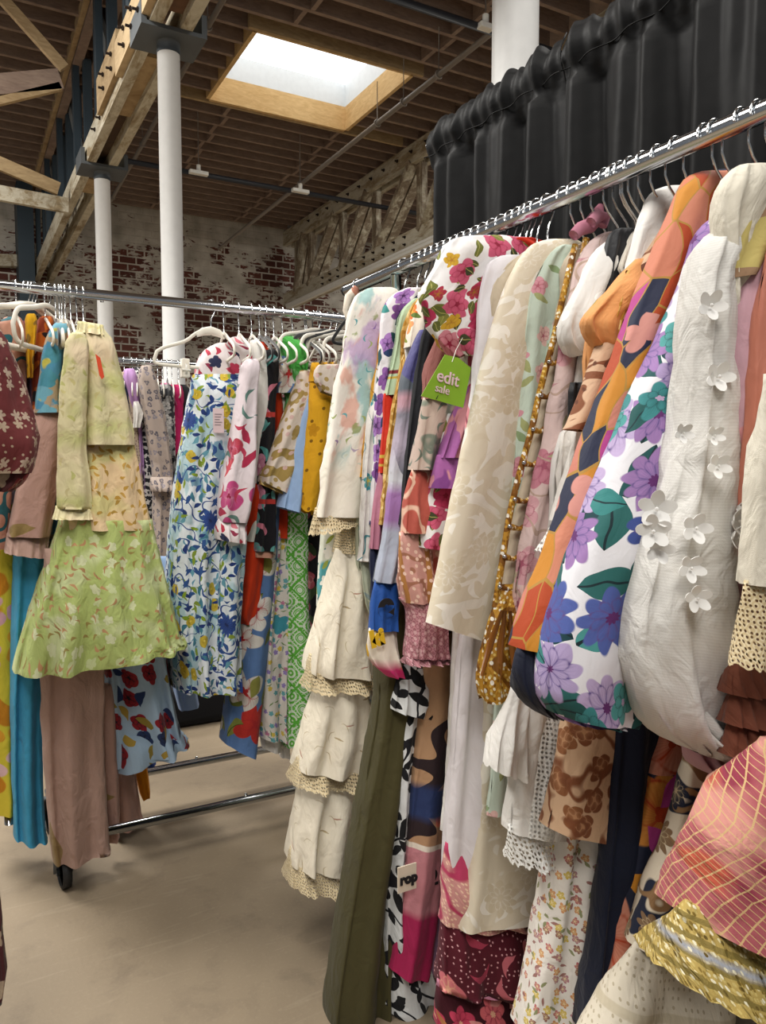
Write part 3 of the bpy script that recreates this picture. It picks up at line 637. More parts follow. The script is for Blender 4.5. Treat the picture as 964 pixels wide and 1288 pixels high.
f_jacq = fab('cream_jacquard', '#e6e0d3', [('damask', dict(s=9, f=17, th=.1, det=2, dist=1.2, cols=['#d8cdb7'])), ('leaf', dict(s=20, den=.55, w=.16, curl=2, cols=['#ebe5d9', '#d5c9b1'])), ('flower', dict(s=11, den=.5, r=.47, p=9, lobe=.35, cols=['#d5c9b1', '#d2c5ab'], ctr='#d5c9b1', dark='#e6dfd2'))], wr=.15, rough=.7)
f_mintf = fab('mint_floral', '#bccabb', [('flower', dict(s=16, den=.45, r=.36, cols=['#c9909a', '#d9b3ac'], ctr='#a55a68')), ('leaf', dict(s=22, den=.4, cols=['#9a9f6c', '#83986f']))])
f_lining = fab('beige_sheer', '#bfb19b')
f_sequin = fab('gold_sequin', '#b8862a', [('dot', dict(s=120, r=.34, cols=['#e0c26a', '#8a5c16', '#f0e6c8'])), ('damask', dict(s=14, f=26, cols=['#7d4f12'], th=.5)), ('dot', dict(s=48, r=.2, den=.5, cols=['#f4efe2']))], rough=.45, wr=.9, sheen=0)
f_pinks = fab('blush_voile', '#cdb6b2', [('flower', dict(s=9, den=.4, r=.4, p=5, cols=['#b97a88', '#c99aa0', '#d6b5ae'], ctr='#9c5468')), ('leaf', dict(s=15, den=.45, curl=1.5, w=.09, cols=['#a9a083', '#b98a90'])), ('vine', dict(s=9, w=.01, cols=['#b39a8c'], warp=(8, .04)))], wr=.5)
f_dotw = fab('white_dotted_swiss', '#dbd9d5', [('dot', dict(s=17, r=.2, den=.7, cols=['#f2f1ee']))], wr=.35)
f_sheerk = fab('black_sheer', '#191a1e', rough=.5)
f_whiteemb = fab('white_embroidered', '#e2dfda', [('flower', dict(s=11, den=.3, r=.26, p=5, cols=['#c78f88', '#b9a08f', '#e6d3ca'], ctr='#9c5b50')), ('leaf', dict(s=16, den=.2, w=.1, cols=['#a9a78c']))], wr=.45)
f_white = fab('white_cotton', '#e3e0da', wr=.5); f_ivory = fab('ivory_cotton', '#ddd6c6', wr=.6); f_cr = fab('cream_gauze', '#d9d3c3', wr=.6)
f_peach = fab('peach_cotton', '#d9995f', [('blob', dict(s=14, th=.64, cols=['#a08a3c']))], wr=.5)
f_animal = fab('brown_animal_print', '#c6a588', [('damask', dict(s=9, f=19, th=.1, dist=1, cols=['#7c4c33'], asp=1.6)), ('blob', dict(s=24, th=.62, cols=['#5c3524']))])
f_animal2 = fab('brown_leopard_print', '#cba887', [('flower', dict(s=16, den=.95, r=.44, p=4, lobe=.3, cols=['#7c4a2e', '#8a5836'], ctr='#b58660', dark='#bb8d68', ring=2)), ('damask', dict(s=14, f=14, th=.86, cols=['#7c4a2e']))])
f_retro = fab('retro_swirl_print', '#c07254', [('patch', dict(s=23, asp=.5, rand=1, den=.97, line='#a9803a', lw=.028, cols=['#c97f62', '#a8431f', '#232840', '#bf7867', '#c0802a', '#c67f66', '#232840', '#aa3c82', '#c0802a', '#c47a60'], warp=(6, .10))), ('flower', dict(s=10, den=.22, r=.46, lobe=.5, p=4, cols=['#a8431f', '#c88a80', '#232840'], warp=(9, .05))), ('damask', dict(s=5.5, f=9, th=.93, cols=['#c08a34'])), ('damask', dict(s=6, f=9, th=.9, cols=['#aa3c82'], seed=4))], wr=.2, rough=.65)
f_purple = fab('purple_bloom_print', '#dcdbe0', [('leaf', dict(s=10, den=.95, w=.26, l=.5, cols=['#1d4f50', '#28615f', '#173c44', '#47908d'], vein='#12282e')), ('flower', dict(s=9, den=.92, r=.5, p=9, lobe=.3, cols=['#a28fb8', '#b3a1c6', '#4c5c9e', '#9573a8', '#ab9ac2', '#3c4c8c'], ctr='#5c2a66', dark='#5a4a82')), ('leaf', dict(s=12, den=.35, w=.24, cols=['#205453', '#347d7b'], vein='#123036')), ('flower', dict(s=13, den=.28, r=.46, p=5, cols=['#3a8285', '#7c3a7c', '#4a9694'], ctr='#b9a0c0', dark='#1f4f52'))], wr=.2, rough=.7)
f_lin3 = fab('white_linen', '#d6d4cf', [('stripe', dict(s=220, ax=1, cols=['#c9c6c0'], a=.5, warp=(12, .01)))], wr=.55)
f_appl = fab('white_felt_petal', '#e9e8e5', wr=.15)
f_olmu = fab('olive_ochre_print', '#a39a56', [('patch', dict(s=12, den=.7, cols=['#8b8440', '#c08a2a', '#93755a', '#b7a765'], warp=(8, .05)))])
f_chrys = fab('mauve_chrysanthemum', '#b9929c', [('flower', dict(s=5.2, den=.6, r=.46, p=14, lobe=.4, cols=['#7c6a3f', '#8c7848'], ctr='#5a4a2a', dark='#b9a088', ring=20)), ('blob', dict(s=5, th=.6, soft=.05, cols=['#d0b8bd'])), ('flower', dict(s=9, den=.25, r=.4, cols=['#a8505c', '#c98a8c']))])
f_terra = fab('terracotta_satin', '#b5705c', rough=.55, wr=.2); f_brown = fab('brown_ruffle', '#6d3d2c', wr=.4)
f_olive = fab('olive_linen', '#433e22', wr=.35); f_bw = fab('black_leaf_embroidery', '#cfd1d0', [('leaf', dict(s=15, den=.8, w=.2, l=.48, cols=['#121214'])), ('leaf', dict(s=20, den=.6, w=.2, cols=['#17171a'], seed=3)), ('vine', dict(s=6, w=.012, cols=['#15151a']))], wr=.4)
f_pop = fab('poster_panel_print', '#b08a68', [('vine', dict(s=5, w=.035, cols=['#2c1f22'])), ('blob', dict(s=9, th=.68, cols=['#c9684a'])), ('band', dict(v=(.55, .63), cols=['#26345c'], soft=.01)), ('band', dict(v=(.70, 2), cols=['#c08087'])), ('band', dict(v=(.69, .703), cols=['#e2d8c8'])), ('band', dict(v=(.86, 2), cols=['#a0204e'], soft=.01))], rough=.65)
f_pop2 = fab('poster_panel_print_two', '#8c1d20', [('patch', dict(s=10, den=.45, cols=['#b3242a', '#59141c', '#cf5c7c', '#2a1a20'], warp=(6, .06))), ('band', dict(v=(.74, 2), cols=['#ad88aa'])), ('band', dict(v=(.70, .715), cols=['#d8b898'])), ('blob', dict(s=15, th=.6, cols=['#c98f36'], asp=.6, a=.8))], rough=.65)
f_ditsy = fab('ditsy_floral', '#ded8cf', [('flower', dict(s=48, den=.6, r=.42, cols=['#b5686a', '#c98d5c', '#c9b04e', '#a97680', '#8c5a52'], ctr='#e8d9a9')), ('leaf', dict(s=52, den=.4, cols=['#8a8d66', '#9a6f68']))], wr=.35)
f_skirt = fab('orange_navy_bloom', '#1f2438', [('flower', dict(s=5, den=.8, r=.47, lobe=.3, cols=['#c97b64', '#cf8a72', '#c9863a'], ctr='#b0401f', dark='#b0401f', ring=5)), ('leaf', dict(s=9, den=.4, w=.2, cols=['#b7428c', '#c9862a']))], rough=.7)
f_pais2 = fab('navy_paisley', '#d3c7b2', [('damask', dict(s=8, f=20, th=.5, cols=['#1d2336'])), ('damask', dict(s=11, f=26, th=.75, cols=['#8a6a48'])), ('flower', dict(s=13, den=.55, r=.4, p=9, cols=['#7d6248', '#20263a'], ctr='#cbb894', ring=15))])
f_eye = fab('cream_eyelet', '#d6cdba', [('dot', dict(s=75, rand=.05, r=.2, den=.7, cols=['#b3a78f'])), ('band', dict(v=(.10, .115), cols=['#c6bba3'])), ('band', dict(v=(.20, .215), cols=['#c6bba3']))], wr=.4)
f_net = fab('gold_net_over_pink', '#a5565d', [('blob', dict(s=7, th=.52, soft=.04, cols=['#c98a80'])), ('blob', dict(s=8, th=.58, soft=.03, cols=['#8c3648'], seed=3)), ('blob', dict(s=7, th=.62, soft=.03, cols=['#b85440'], seed=7)), ('net', dict(s=44, th=.93, cols=['#c9a878'], warp=(9, .012)))], wr=.7)
f_trim = fab('gold_braid', '#b9a05a', [('dot', dict(s=150, r=.36, cols=['#8c7434', '#ddd0a0', '#cbb670'])), ('stripe', dict(s=42, ax=1, th=.55, cols=['#8c7a40'], warp=(30, .01))), ('band', dict(v=(.052, .062), cols=['#a9acb4'], soft=.004)), ('dot', dict(s=90, r=.22, den=.5, cols=['#ede6c8', '#6f5c2c']))], rough=.5, wr=1, sheen=0)
f_cuffb = fab('navy_gathered', '#171c2e', rough=.6, wr=.5)
f_tie = fab('dusty_pink_knot', '#a5687a', wr=.7)
# ------------------------------------------------------------------ right rack, far end to near end
g = rg('tiered_dress', 'cream tiered maxi dress with lace flounces and watercolour sleeves, far end of right rack', 'dress', 1.86, 'cream tiered dress')
cloth(g, 'sleeve', 1.84, [(362, 466, 494), (368, 454, 502), (385, 443, 503), (450, 429, 492), (520, 418, 484), (580, 407, 475), (650, 396, 460)], f_paint, .03, .035, 2, .010, crumple=.006)
cloth(g, 'lace_cuff', 1.838, [(638, 397, 460), (655, 394, 459), (672, 391, 655, 455)], f_lace, .036, .04, 2, .010, hem=.006, hemn=12)
cloth(g, 'bodice', 1.88, [(420, 450, 490), (560, 432, 474), (650, 432, 462)], f_cream, .03, .04, 3, .006)
cloth(g, 'lace_yoke', 1.875, [(640, 431, 461), (695, 422, 463)], f_lace, .042, .05, 4, .006)
for rows, lr in (([(690, 423, 463), (760, 406, 468), (830, 389, 469), (845, 387, 470)], [(822, 391, 469), (845, 386, 470), (864, 384, 856, 472)]),
                 ([(850, 402, 460), (900, 386, 466), (950, 373, 470), (965, 371, 469)], [(942, 376, 469), (962, 370, 469), (982, 366, 980, 468)]),
                 ([(965, 385, 457), (1020, 373, 452), (1075, 365, 442), (1085, 364, 440)], [(1062, 367, 444), (1085, 363, 440), (1106, 361, 1112, 436)])):
    tr = cloth(g, 'skirt_tier', 1.87, rows, f_cream, .06, .085, 4, .016, step=.018)
    l = cloth(g, 'lace_trim', 1.868, lr, f_lace, .086, .092, 4, .016, hem=.008, hemn=16); l.parent = tr; l.matrix_parent_inverse = tr.matrix_world.inverted(); l.matrix_parent_inverse = __import__('mathutils').Matrix.Identity(4)
    l.location = (0, 0, 0)
g = rg('print_blouse', 'teal and white blouse with a scalloped cuff, just behind the cream tiered dress', 'blouse', 1.93, 'teal scalloped blouse')
cloth(g, 'sleeve', 1.93, [(400, 452, 480), (520, 425, 460), (640, 408, 444), (700, 403, 440), (745, 400, 432), (768, 402, 420)], f_teal, .03, .035, 2, .006, hem=.01, hemn=5)
body(g, 1.95, f_teal, 1.66, .95, .98, 1.28)
g = garment('knotted_scarf', 'red and pink knotted fabric loop hanging at the very end of the right rail', 'scarf', RX, 2.22, 1.8)
b = bmesh.new(); p0 = atY(441, 366, 2.22)
tube(b, [p0+Vector(v) for v in ((.06, 0, .012), (.02, .01, .0), (-.005, 0, -.02), (-.012, .01, -.06), (-.008, 0, -.09), (.02, -.01, -.11), (.06, 0, -.12))], [.014, .017, .015, .01, .009, .01, .012], 10); keep(from_bm('loop', b, f_orfl), g)
b = bmesh.new(); tube(b, [p0+Vector(v) for v in ((.01, -.015, .004), (.03, .0, .02), (.04, .015, -.005), (.02, .0, -.02))], .013, 10, True); keep(from_bm('knot', b, f_burg), g)
hanger(RX, 2.22, RZ, .2, 'k', 'hanger at the very end of the right rail with a knotted scarf', 'slim', 'hangers on the right rack')
SL = [  # name, label, cat, Y, short, [(part, rows, mat, t, dy, kw)], body material or None
 ('sage_dress', 'sage green floral dress, a narrow strip beside the watercolour sleeve', 'dress', 1.82, 'sage dress', [('sleeve', [(372, 488, 504), (400, 478, 502), (450, 466, 485), (500, 457, 476), (540, 453, 470), (640, 448, 466), (740, 450, 468)], f_sage, .014, 0, {})], f_sage),
 ('striped_blouse', 'yellow and white striped blouse seen as a thin strip on the right rack', 'blouse', 1.79, 'yellow striped blouse', [('sleeve', [(385, 494, 512), (460, 474, 490), (540, 460, 478), (600, 453, 468)], f_yel, .014, 0, {})], f_yel),
 ('linen_blouse', 'off-white linen blouse with fine coloured embroidery on its long sleeve', 'blouse', 1.76, 'embroidered linen blouse', [('sleeve', [(390, 500, 520), (460, 482, 502), (520, 465, 486), (580, 458, 480), (640, 455, 478), (700, 452, 474), (705, 451, 474)], f_linen, .016, 0, {}), ('tie', [(700, 453, 472), (730, 456, 472), (760, 460, 476), (780, 468, 477)], f_sage, .012, .004, {})], f_ivory),
 ('floral_dress', 'white dress with purple blooms and dark leaves beside the pale mint sleeve', 'dress', 1.73, 'purple bloom dress', [('sleeve', [(362, 512, 530), (370, 496, 530), (385, 485, 526), (420, 480, 518), (460, 476, 508), (520, 472, 500), (580, 470, 492), (660, 466, 486)], f_purple2, .02, 0, {})], f_purple2),
 ('panelled_dress', 'dress with a mint, scarlet and mauve sleeve in stacked blocks', 'dress', 1.70, 'mint and scarlet dress', [('upper_sleeve', [(375, 522, 545), (385, 510, 540), (400, 501, 530), (440, 496, 522), (480, 487, 512), (497, 484, 507)], f_mint, .016, 0, {}), ('sleeve', [(495, 484, 508), (540, 481, 503), (595, 477, 498)], f_red, .017, -.001, {}), ('lower_sleeve', [(593, 477, 498), (640, 470, 492), (690, 465, 488)], f_mauve, .018, -.001, {}), ('cuff', [(688, 466, 488), (730, 466, 486), (770, 470, 484)], f_navy, .018, 0, {})], f_navy),
 ('damask_blouse', 'gold damask blouse, a narrow strip right of the scarlet sleeve', 'blouse', 1.67, 'gold damask blouse', [('sleeve', [(400, 526, 545), (440, 510, 532), (480, 500, 522), (540, 490, 512), (600, 484, 502), (660, 478, 496)], f_gold, .016, 0, {})], f_gold),
 ('short_sleeve_blouse', 'orange and green floral short-sleeved blouse tucked under the rose print shoulder', 'blouse', 1.64, 'orange floral blouse', [('sleeve', [(372, 530, 556), (385, 523, 556), (410, 516, 555), (437, 512, 548)], f_orfl, .03, 0, dict(top=True))], f_white),
 ('maxi_skirt', 'long olive green linen skirt reaching the floor', 'skirt', 1.61, 'olive linen skirt', [('skirt', [(560, 520, 560), (800, 482, 530), (900, 474, 512), (1020, 452, 500), (1150, 431, 488), (1250, 416, 482), (1284, 414, 1300, 482)], f_olive, .05, .0, dict(tb=.07, nf=3, amp=.014))], None),
 ('embroidered_dress', 'white dress embroidered with black leaves and scalloped black edging', 'dress', 1.58, 'black leaf embroidered dress', [('skirt', [(700, 515, 560), (845, 502, 550), (950, 490, 540), (1050, 484, 526), (1150, 480, 520), (1240, 478, 545), (1262, 478, 1290, 560)], f_bw, .04, .0, dict(tb=.06, nf=3, amp=.012)), ('ruffle', [(832, 508, 548), (850, 500, 545), (880, 494, 540), (892, 493, 899, 534)], f_bw, .05, -.02, dict(nf=4, amp=.01)), ], None),
 ('poster_print_dress', 'dress printed like bright posters, lettering on its cuff and skirt', 'dress', 1.55, 'poster print dress', [('sleeve', [(415, 530, 556), (430, 522, 548), (470, 508, 538), (530, 502, 528), (580, 494, 524), (620, 489, 522), (680, 482, 517), (732, 472, 506)], f_type, .024, 0, {}), ('cuff', [(730, 472, 506), (760, 468, 502), (792, 465, 498)], f_blue, .028, -.002, {}), ('cuff_border', [(790, 465, 498), (815, 463, 500), (835, 470, 503), (850, 486, 505)], f_ypr, .028, -.002, {}), ('skirt', [(700, 534, 575), (850, 530, 575), (960, 520, 566), (1050, 511, 556), (1120, 505, 550), (1200, 494, 540), (1218, 491, 1228, 536)], f_pop, .03, -.01, dict(tb=.04, nf=2, amp=.008)), ('side_panel', [(700, 560, 592), (850, 562, 592), (960, 556, 590), (1050, 548, 588), (1120, 540, 584), (1200, 528, 578), (1218, 522, 1226, 574)], f_pop2, .02, -.004, dict(tb=.03, nf=2, amp=.006))], None),
 ('black_blouse', 'plain black long-sleeved blouse next to the green paper tag', 'blouse', 1.515, 'plain black blouse', [('sleeve', [(395, 546, 572), (410, 536, 566), (440, 528, 555), (500, 520, 546), (560, 512, 538), (600, 508, 530), (660, 503, 524)], f_black, .018, 0, {})], f_black),
 ('patchwork_dress', 'rose and grey patchwork print dress with pink smocked cuff', 'dress', 1.48, 'patchwork print dress', [('upper_sleeve', [(405, 558, 600), (430, 546, 588), (470, 536, 572), (502, 532, 566)], f_cord, .025, 0, {}), ('sleeve', [(500, 532, 580), (530, 528, 572), (560, 523, 560), (591, 518, 552)], f_vine, .027, -.001, {}), ('lower_sleeve', [(590, 518, 552), (620, 511, 548), (645, 508, 545), (670, 505, 543)], f_brick, .03, -.001, {}), ('border_sleeve', [(669, 505, 543), (700, 503, 542), (730, 502, 545), (757, 507, 550)], f_pais, .033, -.001, {}), ('smocked_cuff', [(752, 502, 557), (760, 508, 558), (770, 513, 560), (800, 513, 562), (826, 511, 563)], f_smock, .034, -.002, dict(crumple=.006, nf=8, amp=.004)), ('cuff_frill', [(822, 512, 562), (828, 509, 564), (835, 508, 831, 564)], f_smock, .038, -.002, dict(nf=8, amp=.008))], f_brick),
]
for nm, lab, cat, Y, short, parts, bm_ in SL:
    g = rg(nm, lab, cat, Y, short)
    for pn, rows, mat, t, dy, kw in parts: cloth(g, pn, Y+dy, rows, mat, t, **kw)
    if not bm_: body(g, Y+.012, parts[0][2], 1.70, .6, 1.0, 1.3, t=.01, tb=.02, flare=0)
    if bm_: body(g, Y+.012, bm_, 1.70, .32 if Y > 1.6 else 1.0, .98, 1.32, t=.01, tb=.025)
def lettering(txt, parent, p, size, mat, rz=0, rx=PI/2, roll=0, bold=.0, ext=.0008, shear=0):
    cu = bpy.data.curves.new('lettering', 'FONT'); cu.body = txt; cu.size = size; cu.align_x = 'CENTER'; cu.align_y = 'CENTER'; cu.offset = bold; cu.extrude = ext; cu.shear = shear
    tmp = bpy.data.objects.new('lettering_curve', cu); C.objects.link(tmp); me = bpy.data.meshes.new_from_object(tmp.evaluated_get(bpy.context.evaluated_depsgraph_get())); bpy.data.objects.remove(tmp); me.materials.clear()
    o = link('lettering', me, mat); o.location = p
    from mathutils import Matrix
    o.rotation_euler = (Matrix.Rotation(rz, 3, 'Z') @ Matrix.Rotation(rx, 3, 'X') @ Matrix.Rotation(roll, 3, 'Z')).to_euler()
    keep(o, parent); return o
INKK = m_plain('black_ink', '#141317', .7); INKP = m_plain('pale_pink_ink', '#e6c8cf', .7); PAPER = m_plain('cream_patch', '#d9cdb8', .8)
pop = [o for o in bpy.data.objects if o.name.startswith('poster_print_dress')][0]
p = atY(486, 762, 1.55-.036); lettering('e', pop, p, .085, INKK, bold=.004)
p = atY(475, 803, 1.55-.036); lettering('ki', pop, p, .05, m_plain('yellow_ink', '#e3b91e', .7), bold=.004, roll=.2)
p = atY(513, 1105, 1.50-.012); b = bmesh.new(); box(b, p.x-.026, p.x+.024, p.y, p.y+.003, p.z-.03, p.z+.032); keep(from_bm('printed_patch', b, PAPER, None, False), pop)
lettering('rop', pop, p+Vector((.002, -.002, 0)), .032, INKK, bold=.002)
p = atY(552, 1103, 1.52-.01); lettering('25', pop, p, .055, INKK, bold=.001)
# rose blouse and neighbours
g = rg('rose_print_dress', 'white dress with large pink roses and a scalloped cap sleeve, carrying the green sale tag', 'dress', 1.42, 'rose print dress')
cloth(g, 'cap_sleeve', 1.40, [(297, 590, 636), (301, 570, 660), (315, 556, 678), (335, 548, 680), (360, 534, 676), (372, 528, 670), (390, 534, 660), (412, 541, 648), (432, 551, 630), (446, 572, 616)], f_rose, .035, .03, 3, .006, crumple=.006, hem=.006, hemn=4)
cloth(g, 'side_panel', 1.43, [(430, 582, 620), (500, 590, 612), (548, 592, 606)], f_rose, .012, .01, 1, .003)
cloth(g, 'hem_panel', 1.465, [(520, 560, 610), (610, 541, 580), (650, 533, 574), (688, 527, 693, 562)], f_rose, .02, .03, 2, .006)
body(g, 1.44, f_white, 1.70, .5, .99, 1.34)
g = rg('print_blouse', 'purple camouflage-patterned gathered sleeve hanging below the rose print', 'blouse', 1.445, 'purple camouflage blouse')
cloth(g, 'sleeve', 1.435, [(420, 612, 650), (470, 592, 636), (520, 572, 618), (576, 551, 600)], f_camo, .02, .03, 4, .010)
cloth(g, 'cuff', 1.434, [(572, 550, 600), (580, 548, 599), (614, 543, 590)], f_camo, .032, .032, 1, .003)
body(g, 1.447, f_camo, 1.7, .9, 1.02, 1.33, flare=0)
# green tag
g = tag(empty('sale_tag', atY(570, 445, 1.36)), 'bright green paper tag reading edit sale hanging from the rose dress', 'tag')
TY = 1.335; TAG = m_plain('lime_card', '#86b32a', .6); b = bmesh.new()
qs = [atY(x, y, TY) for x, y in ((560, 446), (577, 450), (593, 463), (583, 513), (530, 498))]
f1 = [b.verts.new(q) for q in qs]; f2 = [b.verts.new(q+Vector((0, .0012, 0))) for q in qs]; b.faces.new(f1); b.faces.new(f2[::-1])
for i in range(5): b.faces.new((f1[i], f2[i], f2[(i+1) % 5], f1[(i+1) % 5]))
keep(from_bm('card', b, TAG, None, False), g)
lettering('edit', g, atY(564, 476, TY-.002), .036, INKP, roll=-.2, bold=.0004); lettering('sale', g, atY(557, 490, TY-.002), .024, INKP, roll=-.2, bold=.0)
lettering('/', g, atY(550, 500, TY-.002), .012, INKK, roll=-.3)
b = bmesh.new(); tube(b, [atY(569, 455, TY-.002), atY(574, 440, TY-.01), atY(582, 425, TY+.01)], .0008, 5); keep(from_bm('fastener', b, WHITEPL), g)
g = rg('ribbed_jumper', 'pink ribbed top whose shoulder shows behind the white satin', 'top', 1.395, 'pink ribbed top', 'g'); cloth(g, 'shoulder', 1.385, [(298, 632, 662), (304, 630, 685), (320, 648, 695), (345, 660, 695)], f_pinkst, .015); body(g, 1.40, f_pinkst, 1.69, .8, 1.0, 1.3)
g = rg('scarlet_jumper', 'scarlet top showing only its shoulder beside the pink ribbed top', 'top', 1.378, 'scarlet top', 'g'); cloth(g, 'shoulder', 1.375, [(299, 650, 668), (304, 652, 684), (318, 664, 694)], f_red, .012); body(g, 1.38, f_red, 1.69, .8, 1.02, 1.3)
g = rg('satin_kaftan', 'long white satin kaftan with pink feather print and a deep burgundy floral border', 'dress', 1.355, 'white satin kaftan', 'g')
cloth(g, 'sleeve', 1.35, [(321, 632, 690), (328, 618, 694), (345, 609, 690), (380, 603, 680), (430, 599, 665), (490, 594, 640), (550, 588, 625), (620, 578, 610)], f_satin, .02, .02, 2, .005)
cloth(g, 'skirt', 1.36, [(600, 600, 660), (800, 582, 660), (950, 570, 668), (1050, 563, 672), (1130, 560, 676)], f_satinp, .02, .045, 4, .012)
cloth(g, 'scale_border', 1.358, [(1060, 562, 590), (1100, 560, 610), (1135, 558, 640), (1160, 556, 660)], f_bord, .046, .048, 3, .008)
cloth(g, 'floral_border', 1.36, [(1128, 559, 676), (1170, 556, 678), (1235, 552, 680), (1240, 552, 680)], f_burg, .05, .056, 4, .012)
cloth(g, 'piping', 1.36, [(1233, 552, 680), (1243, 551, 680)], f_mauve, .059, .059, 4, .012)
cloth(g, 'hem_border', 1.36, [(1241, 551, 680), (1275, 550, 682), (1292, 551, 1296, 682)], f_burgb, .057, .06, 4, .012)
g = rg('jacquard_dress', 'cream jacquard coat dress with wide straight sleeves in the middle of the right rack', 'dress', 1.32, 'cream jacquard dress', 'g')
cloth(g, 'sleeve', 1.30, [(301, 690, 722), (306, 672, 732), (318, 660, 732), (345, 643, 722), (400, 622, 702), (480, 601, 680), (600, 575, 656), (700, 554, 634), (783, 537, 808, 612)], f_jacq, .022, .032, 1, .004, crumple=.002)
cloth(g, 'skirt', 1.325, [(700, 622, 700), (810, 611, 700), (950, 604, 704), (1060, 594, 706), (1168, 578, 1140, 712)], f_jacq, .02, .04, 2, .006, crumple=.002)
body(g, 1.335, f_lining, 1.69, .9, 1.0, 1.34, flare=.0)
g = rg('mint_dress', 'pale mint dress scattered with pink flowers right of the cream jacquard', 'dress', 1.27, 'pale mint dress'); cloth(g, 'sleeve', 1.265, [(318, 722, 745), (345, 712, 740), (370, 704, 735), (420, 692, 722), (480, 681, 708), (530, 668, 692), (600, 655, 680)], f_mintf, .016); body(g, 1.275, f_mintf, 1.68, .6, 1.0, 1.32)
# gold sequin garment
g = rg('sequin_kaftan', 'kaftan with cut-out gold sequin sleeve edging and a fan-shaped beaded cuff', 'dress', 1.24, 'gold sequin kaftan')
cloth(g, 'sleeve', 1.245, [(312, 722, 742), (380, 708, 730), (430, 698, 720), (500, 680, 708), (560, 668, 694), (620, 655, 682), (680, 642, 668), (760, 628, 652)], f_lining, .01, .012, 1, .002)
LPX = [(308, 724), (380, 707), (430, 696), (490, 680), (540, 669), (580, 658), (640, 643), (700, 633), (764, 623)]; RPX = [(300, 738), (380, 722), (430, 710), (500, 697), (560, 686), (620, 675), (680, 664), (740, 651), (775, 644)]
for nm, q, r_ in (('beaded_edge', LPX, .0065), ('beaded_edge', RPX, .007)):
    b = bmesh.new(); uvq = b.loops.layers.uv.new('UVMap'); tube(b, catmull([atY(x, y, 1.222) for y, x in q], 6), r_, 10)
    for f in b.faces:
        for lp in f.loops: lp[uvq].uv = (lp.vert.co.x*2, lp.vert.co.z)
    keep(from_bm(nm, b, f_sequin), g)
for i, yy in enumerate((412, 455, 497, 540, 582, 628, 662, 700, 738)):
    xl = min(LPX, key=lambda q: abs(q[0]-yy)); lx = [LPX[j][1]+(LPX[j+1][1]-LPX[j][1])*(yy-LPX[j][0])/(LPX[j+1][0]-LPX[j][0]) for j in range(len(LPX)-1) if LPX[j][0] <= yy <= LPX[j+1][0]][0]
    y2 = yy-4; rx_ = [RPX[j][1]+(RPX[j+1][1]-RPX[j][1])*(y2-RPX[j][0])/(RPX[j+1][0]-RPX[j][0]) for j in range(len(RPX)-1) if RPX[j][0] <= y2 <= RPX[j+1][0]][0]
    b = bmesh.new(); uvq = b.loops.layers.uv.new('UVMap'); tube(b, [atY(lx, yy, 1.222), atY((lx+rx_)/2, yy+3, 1.220), atY(rx_, y2, 1.222)], [.008, .0045, .008], 8)
    for f in b.faces:
        for lp in f.loops: lp[uvq].uv = (lp.vert.co.x*2, lp.vert.co.z)
    c = keep(from_bm('crossbar', b, f_sequin), g)
    b = bmesh.new(); bmesh.ops.create_icosphere(b, subdivisions=2, radius=.0045); bmesh.ops.translate(b, vec=atY(lx+2, yy, 1.213), verts=b.verts); keep(from_bm('bead', b, CHROME), g)
cloth(g, 'beaded_cuff', 1.222, [(735, 628, 660), (765, 619, 654), (800, 611, 655), (835, 604, 656), (858, 600, 657), (874, 604, 878, 657)], f_sequin, .02, .024, 3, .006, hem=.014, hemn=2)
for px0, px1, py1 in ((632, 606, 850), (636, 628, 868), (642, 650, 866)):
    b = bmesh.new(); tube(b, [atY(px0, 768, 1.198), atY((px0+px1)/2-2, 810, 1.196), atY(px1, py1, 1.196)], [.004, .009, .004], 8, False, .5); keep(from_bm('beaded_petal', b, m_plain('amber_beads', '#7c4a12', .35)), g)
body(g, 1.25, f_lining, 1.68, .7, 1.02, 1.32)
# blush to white group
g = rg('voile_dress', 'blush voile dress with faded pink lilies, long strip right of the gold sequins', 'dress', 1.21, 'blush voile dress'); cloth(g, 'sleeve', 1.205, [(292, 762, 800), (302, 745, 800), (330, 728, 780), (400, 712, 755), (480, 698, 742), (560, 683, 728), (640, 667, 704), (700, 655, 692), (750, 648, 680), (790, 655, 672)], f_pinks, .018, .02, 3, .006); body(g, 1.215, f_pinks, 1.69, .6, 1.02, 1.34)
g = rg('dotted_blouse', 'white dotted chiffon blouse with a drooping puffed sleeve', 'blouse', 1.175, 'white dotted blouse'); cloth(g, 'sleeve', 1.165, [(300, 768, 800), (312, 754, 800), (335, 740, 795), (370, 724, 782), (395, 712, 770), (415, 709, 760), (435, 714, 752), (448, 726, 746)], f_dotw, .035, .03, 3, .008); cloth(g, 'underlayer', 1.18, [(400, 735, 775), (500, 722, 752), (560, 716, 748), (640, 708, 742), (720, 700, 735)], f_whiteemb, .014); body(g, 1.18, f_dotw, 1.69, .95, 1.04, 1.34, flare=0)
g = rg('crochet_tunic', 'white tunic with a lace panel, ruffled edge and a crocheted hem low on the rack', 'blouse', 1.15, 'white crochet tunic', 'w')
cloth(g, 'body', 1.15, [(700, 690, 750), (830, 662, 735), (880, 656, 730), (960, 648, 728), (1045, 640, 726)], f_white, .03, .04, 3, .008)
cloth(g, 'lace_panel', 1.148, [(860, 668, 700), (940, 662, 696), (1046, 652, 690)], f_lacew, .042, .044, 2, .004)
cloth(g, 'side_ruffle', 1.15, [(860, 645, 672), (890, 636, 664), (930, 622, 655), (962, 615, 975, 652), ], f_white, .03, .035, 3, .01, hem=.006, hemn=5)
cloth(g, 'crochet_hem', 1.148, [(1036, 640, 726), (1060, 639, 726), (1078, 638, 1082, 724)], f_lacew, .042, .044, 3, .008, hem=.01, hemn=9)
body(g, 1.155, f_white, 1.7, 1.0, 1.04, 1.33, flare=0)
